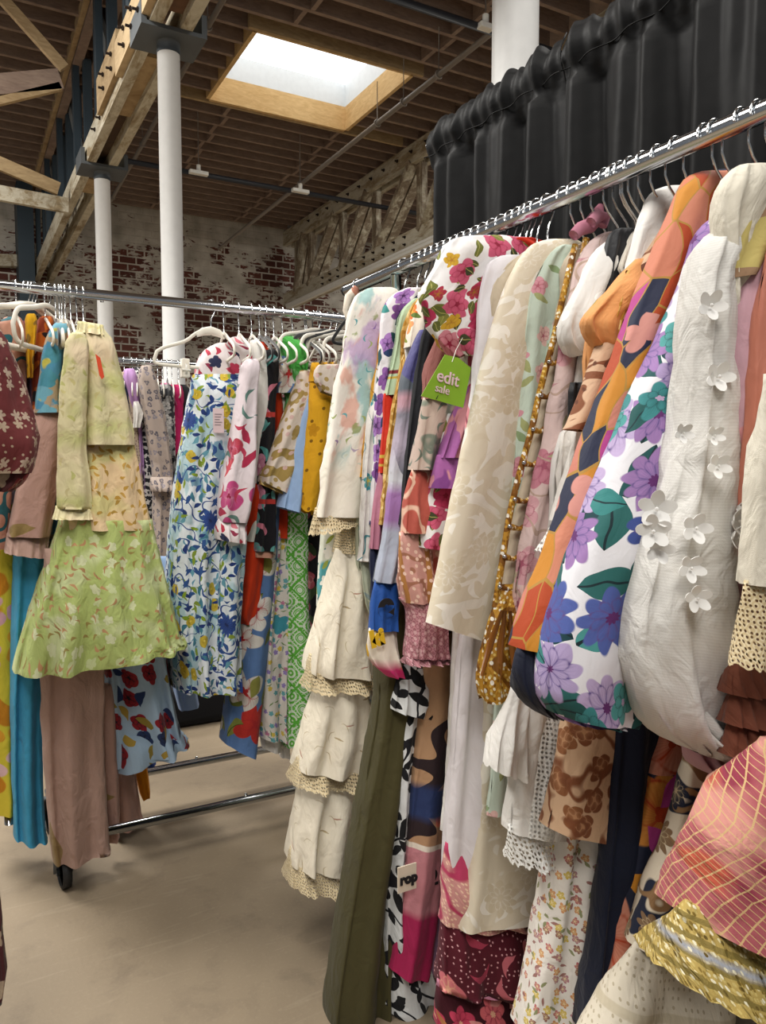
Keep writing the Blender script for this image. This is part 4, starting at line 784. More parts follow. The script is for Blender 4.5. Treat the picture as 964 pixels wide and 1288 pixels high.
g = rg('ditsy_dress', 'long white dress with a tiny red and yellow flower print near the floor', 'dress', 1.125, 'ditsy floral dress'); cloth(g, 'skirt', 1.125, [(880, 725, 770), (1040, 700, 768), (1100, 691, 768), (1200, 675, 766), (1300, 656, 766)], f_ditsy, .03, .06, 3, .012); body(g, 1.125, f_white, 1.7, 1.0, 1.04, 1.33, flare=0)
g = rg('sheer_blouse', 'black sheer top whose dark shoulder pokes out between white blouses', 'top', 1.15, 'black sheer top', 'k'); cloth(g, 'shoulder', 1.145, [(287, 777, 797), (294, 768, 800), (310, 763, 796), (335, 759, 788), (370, 755, 778), (400, 752, 766)], f_sheerk, .016); body(g, 1.15, f_sheerk, 1.7, 1.1, 1.06, 1.33, flare=0)
g = rg('frilled_blouse', 'plain white blouse with small frill, thin strip between the black and peach tops', 'blouse', 1.13, 'white frilled blouse'); cloth(g, 'sleeve', 1.128, [(330, 800, 822), (345, 786, 815), (365, 772, 804), (385, 764, 795), (410, 756, 784), (470, 742, 770), (560, 724, 756), (640, 702, 730), (655, 698, 726)], f_white, .018, .02, 3, .006); cloth(g, 'crochet_cuff', 1.126, [(652, 697, 727), (672, 688, 720), (692, 678, 712)], f_lacew, .021, .022, 3, .004, hem=.005, hemn=5); body(g, 1.135, f_white, 1.68, .9, 1.04, 1.33, flare=0)
g = rg('peach_blouse', 'peach blouse with an open turned-back sleeve and gold floral binding', 'blouse', 1.11, 'peach blouse'); cloth(g, 'sleeve', 1.052, [(326, 800, 820), (345, 782, 815), (365, 766, 806), (385, 748, 796), (400, 735, 784), (410, 735, 774), (425, 741, 770), (438, 752, 768)], f_peach, .03, .026, 2, .005); cloth(g, 'binding', 1.047, [(340, 788, 800), (362, 777, 790), (385, 766, 782), (410, 760, 774), (425, 758, 770)], f_gold, .02)
body(g, 1.11, f_peach, 1.7, 1.2, 1.06, 1.33, flare=0)
g = rg('embroidered_blouse', 'white blouse with small pink embroidered sprigs on its rounded shoulder', 'blouse', 1.085, 'sprig embroidered blouse'); cloth(g, 'sleeve', 1.07, [(234, 842, 866), (238, 826, 874), (250, 816, 874), (275, 806, 866), (310, 796, 846), (350, 788, 828), (400, 777, 808), (440, 770, 796), (520, 752, 780)], f_whiteemb, .025, .02, 2, .006); body(g, 1.09, f_whiteemb, 1.72, .9, 1.04, 1.34, flare=0)
g = rg('animal_print_dress', 'brown animal print dress, narrow sleeve beside the orange swirl print and hem below', 'dress', 1.055, 'brown animal print dress'); cloth(g, 'sleeve', 1.045, [(262, 848, 872), (290, 830, 862), (320, 813, 848), (370, 786, 826), (430, 757, 798), (480, 738, 776), (520, 722, 756), (540, 713, 543, 736)], f_animal, .018, .022, 1, .004); cloth(g, 'skirt', 1.055, [(800, 725, 790), (900, 715, 784), (980, 702, 780), (1040, 688, 1057, 776)], f_animal2, .03, .045, 2, .008); body(g, 1.06, f_animal, 1.7, 1.0, 1.06, 1.33, flare=0)
g = rg('velvet_dress', 'long navy velvet dress running to the floor between leopard and orange prints', 'dress', 1.02, 'navy velvet dress'); cloth(g, 'skirt', 1.02, [(800, 785, 850), (890, 775, 850), (1000, 766, 846), (1100, 757, 842), (1200, 745, 838), (1300, 732, 836)], f_navyv, .03, .06, 3, .012); body(g, 1.03, f_navyv, 1.68, .8, 1.10, 1.34, flare=0)
g = rg('retro_dress', 'orange, pink and navy retro swirl dress with a navy gathered cuff', 'dress', .98, 'retro swirl dress')
cloth(g, 'sleeve', .955, [(216, 884, 914), (219, 872, 918), (230, 862, 918), (262, 847, 906), (300, 832, 892), (350, 812, 870), (400, 793, 846), (450, 776, 826), (500, 758, 808), (550, 740, 788), (600, 722, 770), (650, 706, 757), (700, 690, 742), (750, 672, 728), (800, 656, 716), (815, 653, 712)], f_retro, .028, .045, 2, .006)
cloth(g, 'gathered_cuff', .955, [(808, 655, 714), (840, 648, 710), (868, 652, 706), (890, 668, 703), (902, 688, 702)], f_cuffb, .046, .03, 6, .006)
cloth(g, 'collar', .965, [(214, 902, 916), (218, 898, 925), (232, 896, 925), (255, 892, 918)], f_navy, .02)
cloth(g, 'skirt', .98, [(860, 842, 900), (920, 834, 890), (980, 816, 868), (1080, 796, 850), (1200, 774, 832), (1300, 752, 815)], f_skirt, .02, .04, 2, .008)
body(g, .99, f_retro, 1.72, .9, 1.06, 1.36, flare=0)
g = rg('bloom_print_dress', 'white dress printed with large purple and blue flowers and deep green leaves', 'dress', .92, 'purple and blue flower dress')
cloth(g, 'sleeve', .89, [(272, 902, 930), (280, 890, 930), (300, 880, 926), (350, 866, 912), (400, 845, 900), (450, 821, 884), (500, 800, 872), (550, 782, 856), (600, 763, 842), (650, 743, 828), (700, 725, 815), (750, 709, 806), (800, 696, 800), (850, 688, 797), (880, 689, 794), (898, 700, 908, 784)], f_purple, .035, .055, 2, .008)
cloth(g, 'cuff', .89, [(890, 698, 788), (902, 706, 905, 782), (906, 712, 912, 778)], f_purple, .045, .04, 6, .004)
body(g, .93, f_purple, 1.72, .95, 1.06, 1.36, flare=0)
g = rg('applique_blouse', 'white linen blouse with felt flower applique and a big gathered sleeve end', 'blouse', .85, 'white flower applique blouse')
cloth(g, 'sleeve', .80, [(282, 914, 940), (295, 898, 938), (320, 882, 932), (370, 871, 920), (430, 866, 918), (500, 861, 919), (560, 853, 920), (620, 840, 921), (680, 823, 922), (740, 807, 925), (780, 798, 931), (830, 797, 938), (880, 806, 939), (915, 826, 932), (938, 858, 914)], f_lin3, .035, .065, 4, .010, crumple=.007)
cloth(g, 'gathered_end', .79, [(872, 822, 926), (898, 830, 930), (925, 852, 922), (945, 872, 905)], f_lin3, .088, .06, 7, .020)
cloth(g, 'lining', .80, [(920, 858, 926), (945, 864, 922), (962, 876, 915), (972, 890, 904)], f_chrys, .05, .03, 4, .008)
def bloom(parent, px, py, Y, r, lean=0):
    p = atY(px, py, Y); b = bmesh.new(); fw = Vector((-.5-lean, -.85, 0)).normalized(); s = fw.cross(Vector((0, 0, 1))).normalized(); u = s.cross(fw)
    for k in range(5):
        a = k*2*PI/5+px; d = s*math.cos(a)+u*math.sin(a); e = -s*math.sin(a)+u*math.cos(a); c = p+d*r*.52; vs = []
        for t in range(12):
            w = t*2*PI/12; vs.append(b.verts.new(c+d*math.cos(w)*r*.5+e*math.sin(w)*r*.36+fw*(.006+.008*math.cos(w))))
        v2 = [b.verts.new(v.co-fw*.002) for v in vs]; b.faces.new(vs); b.faces.new(v2[::-1])
        for t in range(12): b.faces.new((vs[t], v2[t], v2[(t+1) % 12], vs[(t+1) % 12]))
    m_ = bmesh.ops.create_icosphere(b, subdivisions=1, radius=r*.13); bmesh.ops.translate(b, vec=p+fw*.008, verts=m_['verts'])
    bmesh.ops.recalc_face_normals(b, faces=b.faces); keep(from_bm('applique_flower', b, f_appl, None, False), parent)
for px, py, r in ((893, 385, .022), (903, 474, .022), (902, 586, .018), (874, 664, .022), (826, 640, .026), (822, 668, .024), (830, 690, .02), (925, 655, .02), (924, 676, .018), (868, 714, .02), (876, 752, .02), (897, 548, .014), (858, 545, .014), (930, 640, .014)):
    bloom(g, px, py, .735 if py > 500 else .76, r, -.5 if px > 918 else (.3 if px < 840 else 0))
body(g, .86, f_white, 1.74, .95, 1.08, 1.36, flare=0)
g = rg('gauze_dress', 'cream gauze dress with gathered shoulders high near the rail end', 'dress', .82, 'cream gauze dress'); cloth(g, 'sleeve', .785, [(207, 932, 962), (212, 922, 972), (235, 908, 976), (270, 903, 966), (310, 905, 955), (370, 908, 948), (430, 910, 940), (520, 914, 935)], f_cr, .03, .02, 4, .008)
body(g, .83, f_cr, 1.7, 1.0, 1.08, 1.34, flare=0)
g = rg('chrysanthemum_dress', 'mauve dress with large olive chrysanthemums beside the white flower blouse', 'dress', .79, 'mauve chrysanthemum dress'); cloth(g, 'shoulder', .77, [(225, 960, 990), (235, 945, 995), (280, 934, 985), (330, 922, 965), (350, 920, 950)], f_olmu, .022, .018, 2, .006); cloth(g, 'sleeve', .765, [(275, 975, 1005), (300, 958, 1000), (340, 940, 990), (400, 924, 980), (480, 918, 968), (600, 917, 956), (750, 920, 950), (845, 925, 948)], f_chrys, .024, .03, 2, .006); body(g, .80, f_chrys, 1.75, .8, 1.10, 1.36, flare=0)
g = rg('terracotta_dress', 'plain terracotta satin dress at the right edge near the rail end', 'dress', .75, 'terracotta satin dress'); cloth(g, 'sleeve', .735, [(300, 972, 1010), (350, 958, 1000), (420, 948, 990), (520, 942, 975), (620, 933, 965), (700, 928, 955)], f_terra, .018, .02, 2, .004); body(g, .76, f_terra, 1.75, .9, 1.10, 1.36, flare=0)
g = rg('paisley_dress', 'cream dress with navy paisley embroidery and an eyelet hem at the bottom right', 'dress', .90, 'cream paisley dress')
cloth(g, 'skirt', .90, [(880, 874, 960), (960, 864, 955), (1050, 845, 945), (1110, 822, 935), (1190, 798, 925)], f_pais2, .03, .05, 2, .010)
cloth(g, 'eyelet_hem', .90, [(1184, 800, 926), (1240, 772, 915), (1310, 735, 905)], f_eye, .052, .07, 2, .012); body(g, .905, f_pais2, 1.7, .9, 1.08, 1.34, flare=0)
g = rg('ruffled_dress', 'brown ruffled dress showing tight gathers at the right edge', 'dress', .72, 'brown ruffled dress')
for a, b_ in ((835, 872), (868, 910), (905, 950)): cloth(g, 'ruffle', .715, [(a, 924, 985), (a+10, 918, 988), (b_, 914, 988)], f_brown, .03, .036, 7, .008)
body(g, .725, f_brown, 1.7, .9, 1.08, 1.34, flare=0)
g = rg('lace_cuff_blouse', 'cream blouse with a deep lace cuff cut by the right edge', 'blouse', .68, 'cream lace-cuffed blouse'); cloth(g, 'sleeve', .66, [(470, 965, 1040), (560, 952, 1035), (640, 943, 1030), (735, 937, 1030)], f_cr, .03, .035, 2, .006); cloth(g, 'lace_cuff', .658, [(730, 937, 1030), (800, 933, 1032), (835, 930, 1034)], f_lace, .037, .04, 2, .006, hem=.006, hemn=10)
g = rg('netted_skirt', 'pink skirt under gold netting with a thick gold braided hem, nearest at the bottom right', 'skirt', .62, 'gold netted skirt')
cloth(g, 'skirt', .63, [(930, 960, 1090), (960, 940, 1110), (1000, 915, 1130), (1050, 894, 1150), (1105, 880, 1170, 1170), (1155, 868, 1235, 1190)], f_net, .08, .12, 3, .014)
cloth(g, 'braided_hem', .628, [(1135, 868, 1225, 1190), (1172, 852, 1268, 1190), (1218, 838, 1322, 1190)], f_trim, .122, .13, 3, .014, hem=.006, hemn=26)
hk = garment('knotted_belt', 'dusty pink knotted cloth tied around a hanger hook above the cream jacquard', 'scarf', RX, 1.23, 1.78)
b = bmesh.new(); tube(b, [atY(x, y, 1.22) for x, y in ((722, 296), (730, 288), (742, 284), (752, 272), (756, 258))], [.012, .014, .016, .017, .006], 10); keep(from_bm('loop', b, f_tie), hk)
b = bmesh.new(); tube(b, [atY(x, y, 1.20) for x, y in ((744, 280), (752, 272), (762, 274), (758, 284))], [.012, .014, .013, .010], 10); keep(from_bm('knot', b, f_tie), hk)
# ------------------------------------------------------------------ fabrics of the left racks
f_lemon = fab('lime_cream_floral', '#d3c99f', [('blob', dict(s=9, th=.55, soft=.08, cols=['#b9bd74'], a=.7)), ('leaf', dict(s=30, den=.6, w=.15, curl=1, cols=['#b7b673', '#c7bd84', '#bdb283'])), ('blob', dict(s=7, th=.6, soft=.06, cols=['#dcc9a8'], seed=3))], wr=.6)
f_peachy = fab('peach_tier_floral', '#d8bd95', [('blob', dict(s=8, th=.56, soft=.06, cols=['#c3bd7e'], a=.8)), ('leaf', dict(s=34, den=.8, w=.17, curl=1, cols=['#b08a3c', '#bb9448', '#a5843c']))], wr=.7)
f_greent = fab('green_tier_floral', '#a9b76e', [('blob', dict(s=9, th=.57, soft=.06, cols=['#c3cc98'], a=.9)), ('flower', dict(s=22, den=.4, r=.36, cols=['#c9cea4', '#c0c996'])), ('leaf', dict(s=32, den=.6, w=.13, curl=1.5, cols=['#a9835a', '#b98d64', '#97864c']))], wr=.7)
f_wblue = fab('blue_watercolour_floral', '#a59176', [('blob', dict(s=11, th=.5, soft=.02, det=4, cols=['#4b86a4'])), ('flower', dict(s=15, den=.5, r=.47, lobe=.2, cols=['#4a8a9c', '#6a9fb0', '#8a7a4c'])), ('blob', dict(s=18, th=.68, soft=.02, cols=['#b9b050']))], wr=.4)
f_dusty = fab('dusty_mauve_cotton', '#a98679', [('flower', dict(s=6, den=.16, r=.34, lobe=.2, p=6, cols=['#37699c', '#8a744c', '#57899c'])), ('leaf', dict(s=9, den=.1, w=.2, cols=['#8a7448']))], wr=.55)
f_dustyp = fab('plain_dusty_mauve', '#a88a7d', [('leaf', dict(s=6, den=.12, w=.16, cols=['#8a734c', '#6c8794']))], wr=.55)
f_sky = fab('turquoise_cotton', '#3f97bd', wr=.5); f_yelp = fab('yellow_pink_floral', '#d6c23c', [('flower', dict(s=7, den=.7, r=.48, cols=['#d9a3ac', '#dd9c2e', '#e0b8b8'], ctr='#c9692a')), ('blob', dict(s=7, th=.6, cols=['#c8821f']))])
f_poppy = fab('sky_blue_poppy_print', '#9fb6cb', [('flower', dict(s=12, den=.45, r=.4, lobe=.2, p=5, cols=['#8f2028', '#8c1f28', '#27365c'], ctr='#1b1622')), ('leaf', dict(s=14, den=.5, w=.2, curl=1, cols=['#8c7a34', '#23345c', '#a58a3c']))], wr=.4)
f_orng = fab('marigold_cotton', '#d98b1c', wr=.4); f_roy = fab('royal_blue_cotton', '#2b4a9c', wr=.4)
f_lem2 = fab('lemon_grove_print', '#d5dbe0', [('blob', dict(s=9, th=.52, soft=.015, det=3, asp=.6, cols=['#9dbcc4'], a=.8)), ('blob', dict(s=13, th=.6, soft=.01, det=4, asp=.6, cols=['#4f86a0'], a=.85, seed=4)), ('leaf', dict(s=30, den=.6, w=.1, curl=1.2, cols=['#5f8fa6', '#7f962c', '#2f4f86'])), ('vine', dict(s=8, w=.008, cols=['#2f4a86'], warp=(9, .05))), ('leaf', dict(s=22, den=.65, w=.17, curl=.8, cols=['#3f7488', '#5f93a4', '#2f4f86'])), ('leaf', dict(s=25, den=.5, w=.2, curl=.6, cols=['#22366e', '#2c4c84', '#7c8f34'])), ('flower', dict(s=16, den=.28, r=.36, p=2, lobe=.3, cols=['#c7ab30', '#bda63a'], ctr='#d3c05a', dark='#97842a')), ('leaf', dict(s=26, den=.35, w=.15, cols=['#7f962c', '#22366e'], seed=7)), ('flower', dict(s=9, den=.12, r=.34, p=15, lobe=.3, cols=['#2f4a8c'], ctr='#1f2c5c'))], wr=.4)
f_pinkl = fab('white_pink_tulip_print', '#dccfd4', [('flower', dict(s=8, den=.55, r=.44, p=3, lobe=.55, cols=['#b8447a', '#b03a4c', '#c0508a'], ctr='#8c2040', dark='#cf8aa4')), ('leaf', dict(s=14, den=.35, w=.10, curl=1.5, cols=['#5f7f78', '#b53a54', '#7c8c84'])), ('leaf', dict(s=12, den=.3, w=.16, cols=['#c8505c', '#a52a48']))], wr=.35)
f_redfl = fab('white_red_sketch_floral', '#ddd3d3', [('leaf', dict(s=24, den=.75, w=.2, curl=1, cols=['#b0364a', '#c9707c', '#8c3048'])), ('flower', dict(s=17, den=.35, r=.42, cols=['#b83a54', '#2f3350']))], wr=.4)
f_heart = fab('black_heart_print', '#17161b', [('flower', dict(s=9, den=.6, r=.42, p=3, lobe=.4, cols=['#c98aa0', '#5f9c98', '#c96a84'], ctr='#d9b0b8', dark='#b2587c', ring=6)), ('leaf', dict(s=12, den=.5, w=.13, curl=1.5, cols=['#c9788c', '#4f8f8c', '#c9a3a8'])), ('stripe', dict(s=3.2, ax=1, th=.985, cols=['#b83a34']))])
f_rorg = fab('red_orange_crepe', '#c93a17', wr=.3); f_magn = fab('blue_magnolia_print', '#5877a6', [('leaf', dict(s=8, den=.6, w=.2, curl=.6, cols=['#6a7434', '#7c843c'], vein='#3f4a20')), ('flower', dict(s=5.6, den=.7, r=.46, p=4, lobe=.5, cols=['#dcd9d2', '#d5d0c8', '#b9322a'], ctr='#a8282a')), ('leaf', dict(s=10, den=.2, w=.18, cols=['#8a8a44']))])
f_meadow = fab('meadow_ditsy_print', '#cfc9c0', [('flower', dict(s=40, den=.6, r=.42, cols=['#b0708c', '#c9b04c', '#5f9aa0', '#8c7ab0'])), ('leaf', dict(s=32, den=.6, w=.07, cols=['#6f8a54', '#4f7f74'])), ('flower', dict(s=9, den=.2, r=.35, cols=['#3f8c9c', '#c9b83c', '#b58ab0']))])
f_greend = fab('green_lattice_print', '#d3dccb', [('diamond', dict(s=11, f=5.5, th=-.25, cols=['#5fae3c'])), ('diamond', dict(s=22, f=4, th=.75, cols=['#c9dcbb'])), ('net', dict(s=7.8, th=.965, cols=['#58a838']))], wr=.2)
f_grruf = fab('bright_green_frill', '#4fae4c', [('leaf', dict(s=18, den=.5, w=.15, cols=['#3c8c3c', '#7cc87c']))], wr=1)
f_dkfl = fab('dark_garden_print', '#1d1a20', [('flower', dict(s=9, den=.5, r=.4, cols=['#a8505c', '#8c3a50', '#4f5a34'], ctr='#d9a3a0')), ('leaf', dict(s=11, den=.4, cols=['#3c4a30']))]); f_maroon = fab('maroon_lace', '#5c2438', [('diamond', dict(s=24, f=5, cols=['#7c3c50']))])
f_goldtri = fab('ivory_gold_medallion', '#d5c6b8', [('damask', dict(s=9, f=24, th=.35, cols=['#9c834a'])), ('dot', dict(s=30, r=.25, cols=['#a88f58', '#c9a8a0']))]); f_ltblue = fab('light_blue_cotton', '#93add2', wr=.3)
f_must = fab('mustard_eyelet', '#d39c1c', [('flower', dict(s=12, den=.3, r=.3, p=5, cols=['#b9820f'])), ('dot', dict(s=26, r=.16, den=.25, cols=['#7c560c']))], wr=.35)
f_dkred = fab('dark_red_block_print', '#642a2b', [('flower', dict(s=36, den=.8, r=.36, p=5, lobe=.6, cols=['#b3a08e', '#a8947f'])), ('dot', dict(s=70, r=.16, den=.5, cols=['#a8937d']))], wr=.5); f_dkredb = fab('dark_red_border', '#4a2224', [('flower', dict(s=20, den=.9, r=.44, p=6, cols=['#7d2f33', '#a8937d', '#3f3a3a'], ctr='#b9a388', ring=8))])
f_multi = [fab('burgundy_mix', '#6c2f3a', [('blob', dict(s=12, th=.55, cols=['#b06a4a']))]), fab('yellow_scarf', '#d9a51c', [('blob', dict(s=18, th=.6, cols=['#8c6a2a']))]), fab('rust_floral', '#8c3a1f', [('blob', dict(s=18, th=.52, cols=['#c96a24'])), ('blob', dict(s=14, th=.6, cols=['#1f1a1c']))]), fab('plum_cloth', '#6f5063'), fab('teal_line_print', '#b5846f', [('vine', dict(s=9, w=.03, cols=['#2a5c64']))])]
f_lpink = fab('black_white_sprig', '#25252b', [('blob', dict(s=50, th=.52, cols=['#c9c5c2']))]); f_leop = fab('beige_blue_leopard', '#a99a90', [('flower', dict(s=26, den=.8, r=.36, p=3, lobe=.4, cols=['#4a4a58', '#5c5760', '#7c7884'], ctr='#a99a90', ring=6))]); f_bwfl = fab('black_white_floral', '#9c9a98', [('blob', dict(s=24, th=.5, det=2, cols=['#2f2f33'])), ('flower', dict(s=14, den=.4, r=.4, cols=['#c9c6c2'], ctr='#5c5c5c'))])
f_hot = fab('hot_pink_cloth', '#b01f58', wr=.4); f_lil = fab('lilac_satin', '#b58cc0', rough=.5); f_dotb = fab('beige_dot', '#b3a08c', [('dot', dict(s=60, r=.2, cols=['#6f5a50']))]); f_bl2 = fab('bright_blue_cloth', '#2f77b8'); f_gr2 = fab('green_jersey', '#4f9a54'); f_pk2 = fab('pink_cloth', '#cf7fa0')
# ------------------------------------------------------------------ left rack, left to right
def lg(name, label, cat, px, short=None, h='w', rz=PI/2, kind='suit', dz=0):
    x = atY(px, 372, LY).x; g = garment(name, label, cat, x, LY)
    if short: hanger(x, LY, LZ, rz, h, 'hanger on the left rack carrying the '+short, kind, 'hangers on the left rack')
    return g
g = lg('floral_dress', 'yellow dress with pink and orange flowers, cut by the left edge near the floor', 'dress', -10, 'yellow and pink floral dress'); cloth(g, 'skirt', 2.80, [(560, -22, 30), (690, -22, 26), (800, -22, 21), (920, -20, 20), (1020, -18, 1017, 20)], f_yelp, .12, .15, 2, .012); cloth(g, 'bodice', 2.80, [(400, 4, 26), (430, -10, 34), (560, -18, 30)], f_multi[4], .12, .13, 2, .01)
g = lg('print_blouse', 'terracotta blouse with teal line print glimpsed below the dark red sleeve', 'blouse', 8); cloth(g, 'body', 2.66, [(560, -15, 22), (620, -15, 15), (690, -14, 9)], f_multi[4], .04, .05, 2, .006)
g = lg('maxi_skirt', 'turquoise blue cotton maxi skirt left of the dusty mauve dress', 'skirt', 20, 'turquoise skirt'); cloth(g, 'skirt', 2.72, [(560, 24, 66), (690, 18, 62), (760, 15, 58), (860, 13, 54), (950, 13, 53), (1030, 16, 56), (1050, 17, 1054, 60)], f_sky, .10, .13, 3, .014)
g = lg('watercolour_dress', 'dusty mauve maxi dress with blue watercolour flowers and frilled cuff, left rack', 'dress', 56, 'dusty mauve dress')
cloth(g, 'upper_sleeve', 2.62, [(406, 70, 84), (412, 64, 86), (425, 58, 84), (450, 52, 80), (490, 47, 76), (520, 42, 76)], f_wblue, .05, .06, 2, .006); cloth(g, 'sleeve', 2.62, [(515, 42, 77), (560, 34, 76), (610, 22, 72), (655, 12, 66), (674, 9, 63)], f_dusty, .06, .07, 2, .008); cloth(g, 'frilled_cuff', 2.618, [(670, 9, 64), (680, 7, 62), (694, 4, 701, 60)], f_dustyp, .072, .078, 8, .008)
cloth(g, 'back_panel', 2.70, [(440, 66, 84), (560, 60, 82), (690, 56, 80)], f_wblue, .05)
cloth(g, 'skirt', 2.545, [(690, 56, 120), (840, 51, 130), (930, 53, 130), (1000, 58, 134), (1060, 63, 137), (1082, 66, 1062, 138)], f_dustyp, .06, .08, 3, .014)
cloth(g, 'side_panel', 2.62, [(860, 118, 142), (940, 122, 146), (1000, 126, 150), (1060, 130, 1052, 150)], f_dusty, .05, .06, 2, .008)
g = lg('poppy_skirt', 'pale blue tiered skirt printed with dark red poppies, below the green hem', 'skirt', 96, 'poppy print skirt'); cloth(g, 'skirt', 2.74, [(700, 110, 190), (820, 118, 206), (870, 122, 214), (920, 124, 226), (955, 122, 923, 233)], f_poppy, .12, .15, 4, .022); cloth(g, 'lower_tier', 2.738, [(885, 121, 215), (920, 122, 226), (963, 121, 925, 234)], f_poppy, .15, .17, 5, .022)
g = lg('floral_dress', 'mauve dress with muted flowers, its hem just right of the wheel', 'dress', 104, 'mauve floral dress'); cloth(g, 'skirt', 2.82, [(800, 122, 160), (940, 132, 166), (1000, 136, 174), (1042, 139, 1026, 178)], f_dusty, .10, .12, 3, .012)
g = lg('marigold_skirt', 'marigold orange garment whose corner hangs beside the lower chrome bar', 'skirt', 108); cloth(g, 'skirt', 2.88, [(860, 150, 178), (940, 164, 182), (985, 172, 188), (1006, 180, 1000, 189)], f_orng, .05, .06, 2, .006)
g = lg('blue_skirt', 'royal blue garment, only its hem visible by the poppy skirt', 'skirt', 110); cloth(g, 'skirt', 2.93, [(860, 160, 190), (935, 168, 193), (962, 172, 958, 196)], f_roy, .05, .06, 2, .006)
g = lg('denim_skirt', 'light blue denim-like hem hanging behind the lemon print skirt', 'skirt', 230); cloth(g, 'skirt', 2.95, [(700, 190, 240), (840, 214, 244), (892, 226, 885, 250)], f_ltblue, .06, .07, 2, .008)
g = lg('tiered_dress', 'lime, peach and green tiered floral dress with an orange tag, facing the camera', 'dress', 96, 'tiered green floral dress')
cloth(g, 'bodice', 2.56, [(411, 99, 128), (420, 92, 136), (434, 84, 142), (460, 80, 150), (500, 79, 158), (545, 80, 166), (560, 82, 168)], f_lemon, .05, .09, 4, .010, crumple=.007)
cloth(g, 'neck_frill', 2.555, [(404, 98, 409, 130), (411, 97, 416, 131), (420, 96, 424, 132)], f_lemon, .035, .04, 7, .008)
cloth(g, 'peach_tier', 2.56, [(534, 82, 164), (560, 81, 169), (590, 80, 175), (630, 77, 182), (664, 75, 190)], f_peachy, .05, .12, 5, .012)
cloth(g, 'skirt', 2.56, [(652, 75, 189), (700, 60, 200), (750, 42, 212), (800, 26, 224), (834, 17, 800, 230), (842, 16, 806, 231)], f_greent, .112, .19, 6, .022, step=.018, flush=True)
cloth(g, 'sleeve', 2.47, [(418, 90, 104), (430, 82, 112), (470, 77, 110), (540, 73, 108), (600, 71, 112), (636, 70, 115), (640, 70, 115)], f_lemon, .03, .035, 2, .007, crumple=.007); cloth(g, 'frilled_cuff', 2.468, [(636, 70, 116), (645, 68, 117), (653, 66, 118)], f_lemon, .038, .042, 8, .006)
t = tag(empty('price_tag', atY(124, 450, 2.44)), 'orange-red paper tag hanging from the lime tiered dress', 'tag'); b = bmesh.new(); q = [atY(x, y, 2.455) for x, y in ((120, 445), (126, 450), (131, 474), (128, 477), (125, 472))]; v1 = [b.verts.new(p) for p in q]; v2 = [b.verts.new(p+Vector((.001, .002, 0))) for p in q]; b.faces.new(v1); b.faces.new(v2[::-1]); [b.faces.new((v1[i], v2[i], v2[(i+1) % 5], v1[(i+1) % 5])) for i in range(5)]; keep(from_bm('card', b, m_plain('orange_card', '#d9481f', .6), None, False), t)
for nm, lab, px, rows, mt_, Y in (('burgundy_blouse', 'burgundy top deep among the hangers at the left end of the left rack', 20, [(404, 16, 28), (412, 12, 34), (470, 10, 36), (560, 8, 40), (640, 6, 40)], f_multi[0], 2.86), ('yellow_scarf', 'bright yellow scarf gathered at a hanger neck on the left rack', 36, [(395, 34, 44), (402, 31, 46), (425, 33, 45), (450, 33, 43), (475, 34, 42)], f_multi[1], 2.72), ('rust_blouse', 'rust and black floral top beside the yellow scarf', 55, [(398, 54, 64), (404, 46, 68), (440, 42, 66), (500, 40, 62), (560, 42, 60)], f_multi[2], 2.78), ('plum_blouse', 'plum top between the hangers behind the blue watercolour sleeve', 46, [(435, 38, 56), (450, 34, 58), (520, 34, 56), (600, 36, 60)], f_multi[3], 2.84), ('rose_blouse', 'dark rose top next to the lime dress collar', 74, [(416, 74, 86), (424, 72, 88), (470, 74, 84)], f_rorg, 2.70)):
    g = lg(nm, lab, 'scarf' if 'scarf' in nm else 'blouse', px); cloth(g, 'body', Y, rows, mt_, .05, .06, 3, .008)
for i, (px, rz, c) in enumerate(((34, 1.2, 'w'), (39, 1.3, 'w'), (43, 1.25, 'w'), (61, 1.35, 'w'), (69, 1.5, 'k'), (74, 1.5, 'w'), (77, 1.45, 'w'), (81, 1.5, 'w'), (88, 1.5, 'w'))):
    hanger(atY(px, 362, LY).x, LY, LZ, rz if i > 3 else rz-.35, c, ['ivory velvet hanger at the far left of the left rack, left of the yellow scarf', 'ivory velvet hanger holding the yellow scarf', 'ivory velvet hanger just right of the yellow scarf', 'ivory velvet hanger above the rust floral top', 'black velvet hanger between ivory ones at the left rack', 'ivory velvet hanger right of the black one', 'ivory velvet hanger second right of the black one', 'ivory velvet hanger third right of the black one', 'ivory velvet hanger behind the lime dress collar'][i], 'round' if i < 4 else 'suit', 'hangers on the left rack')
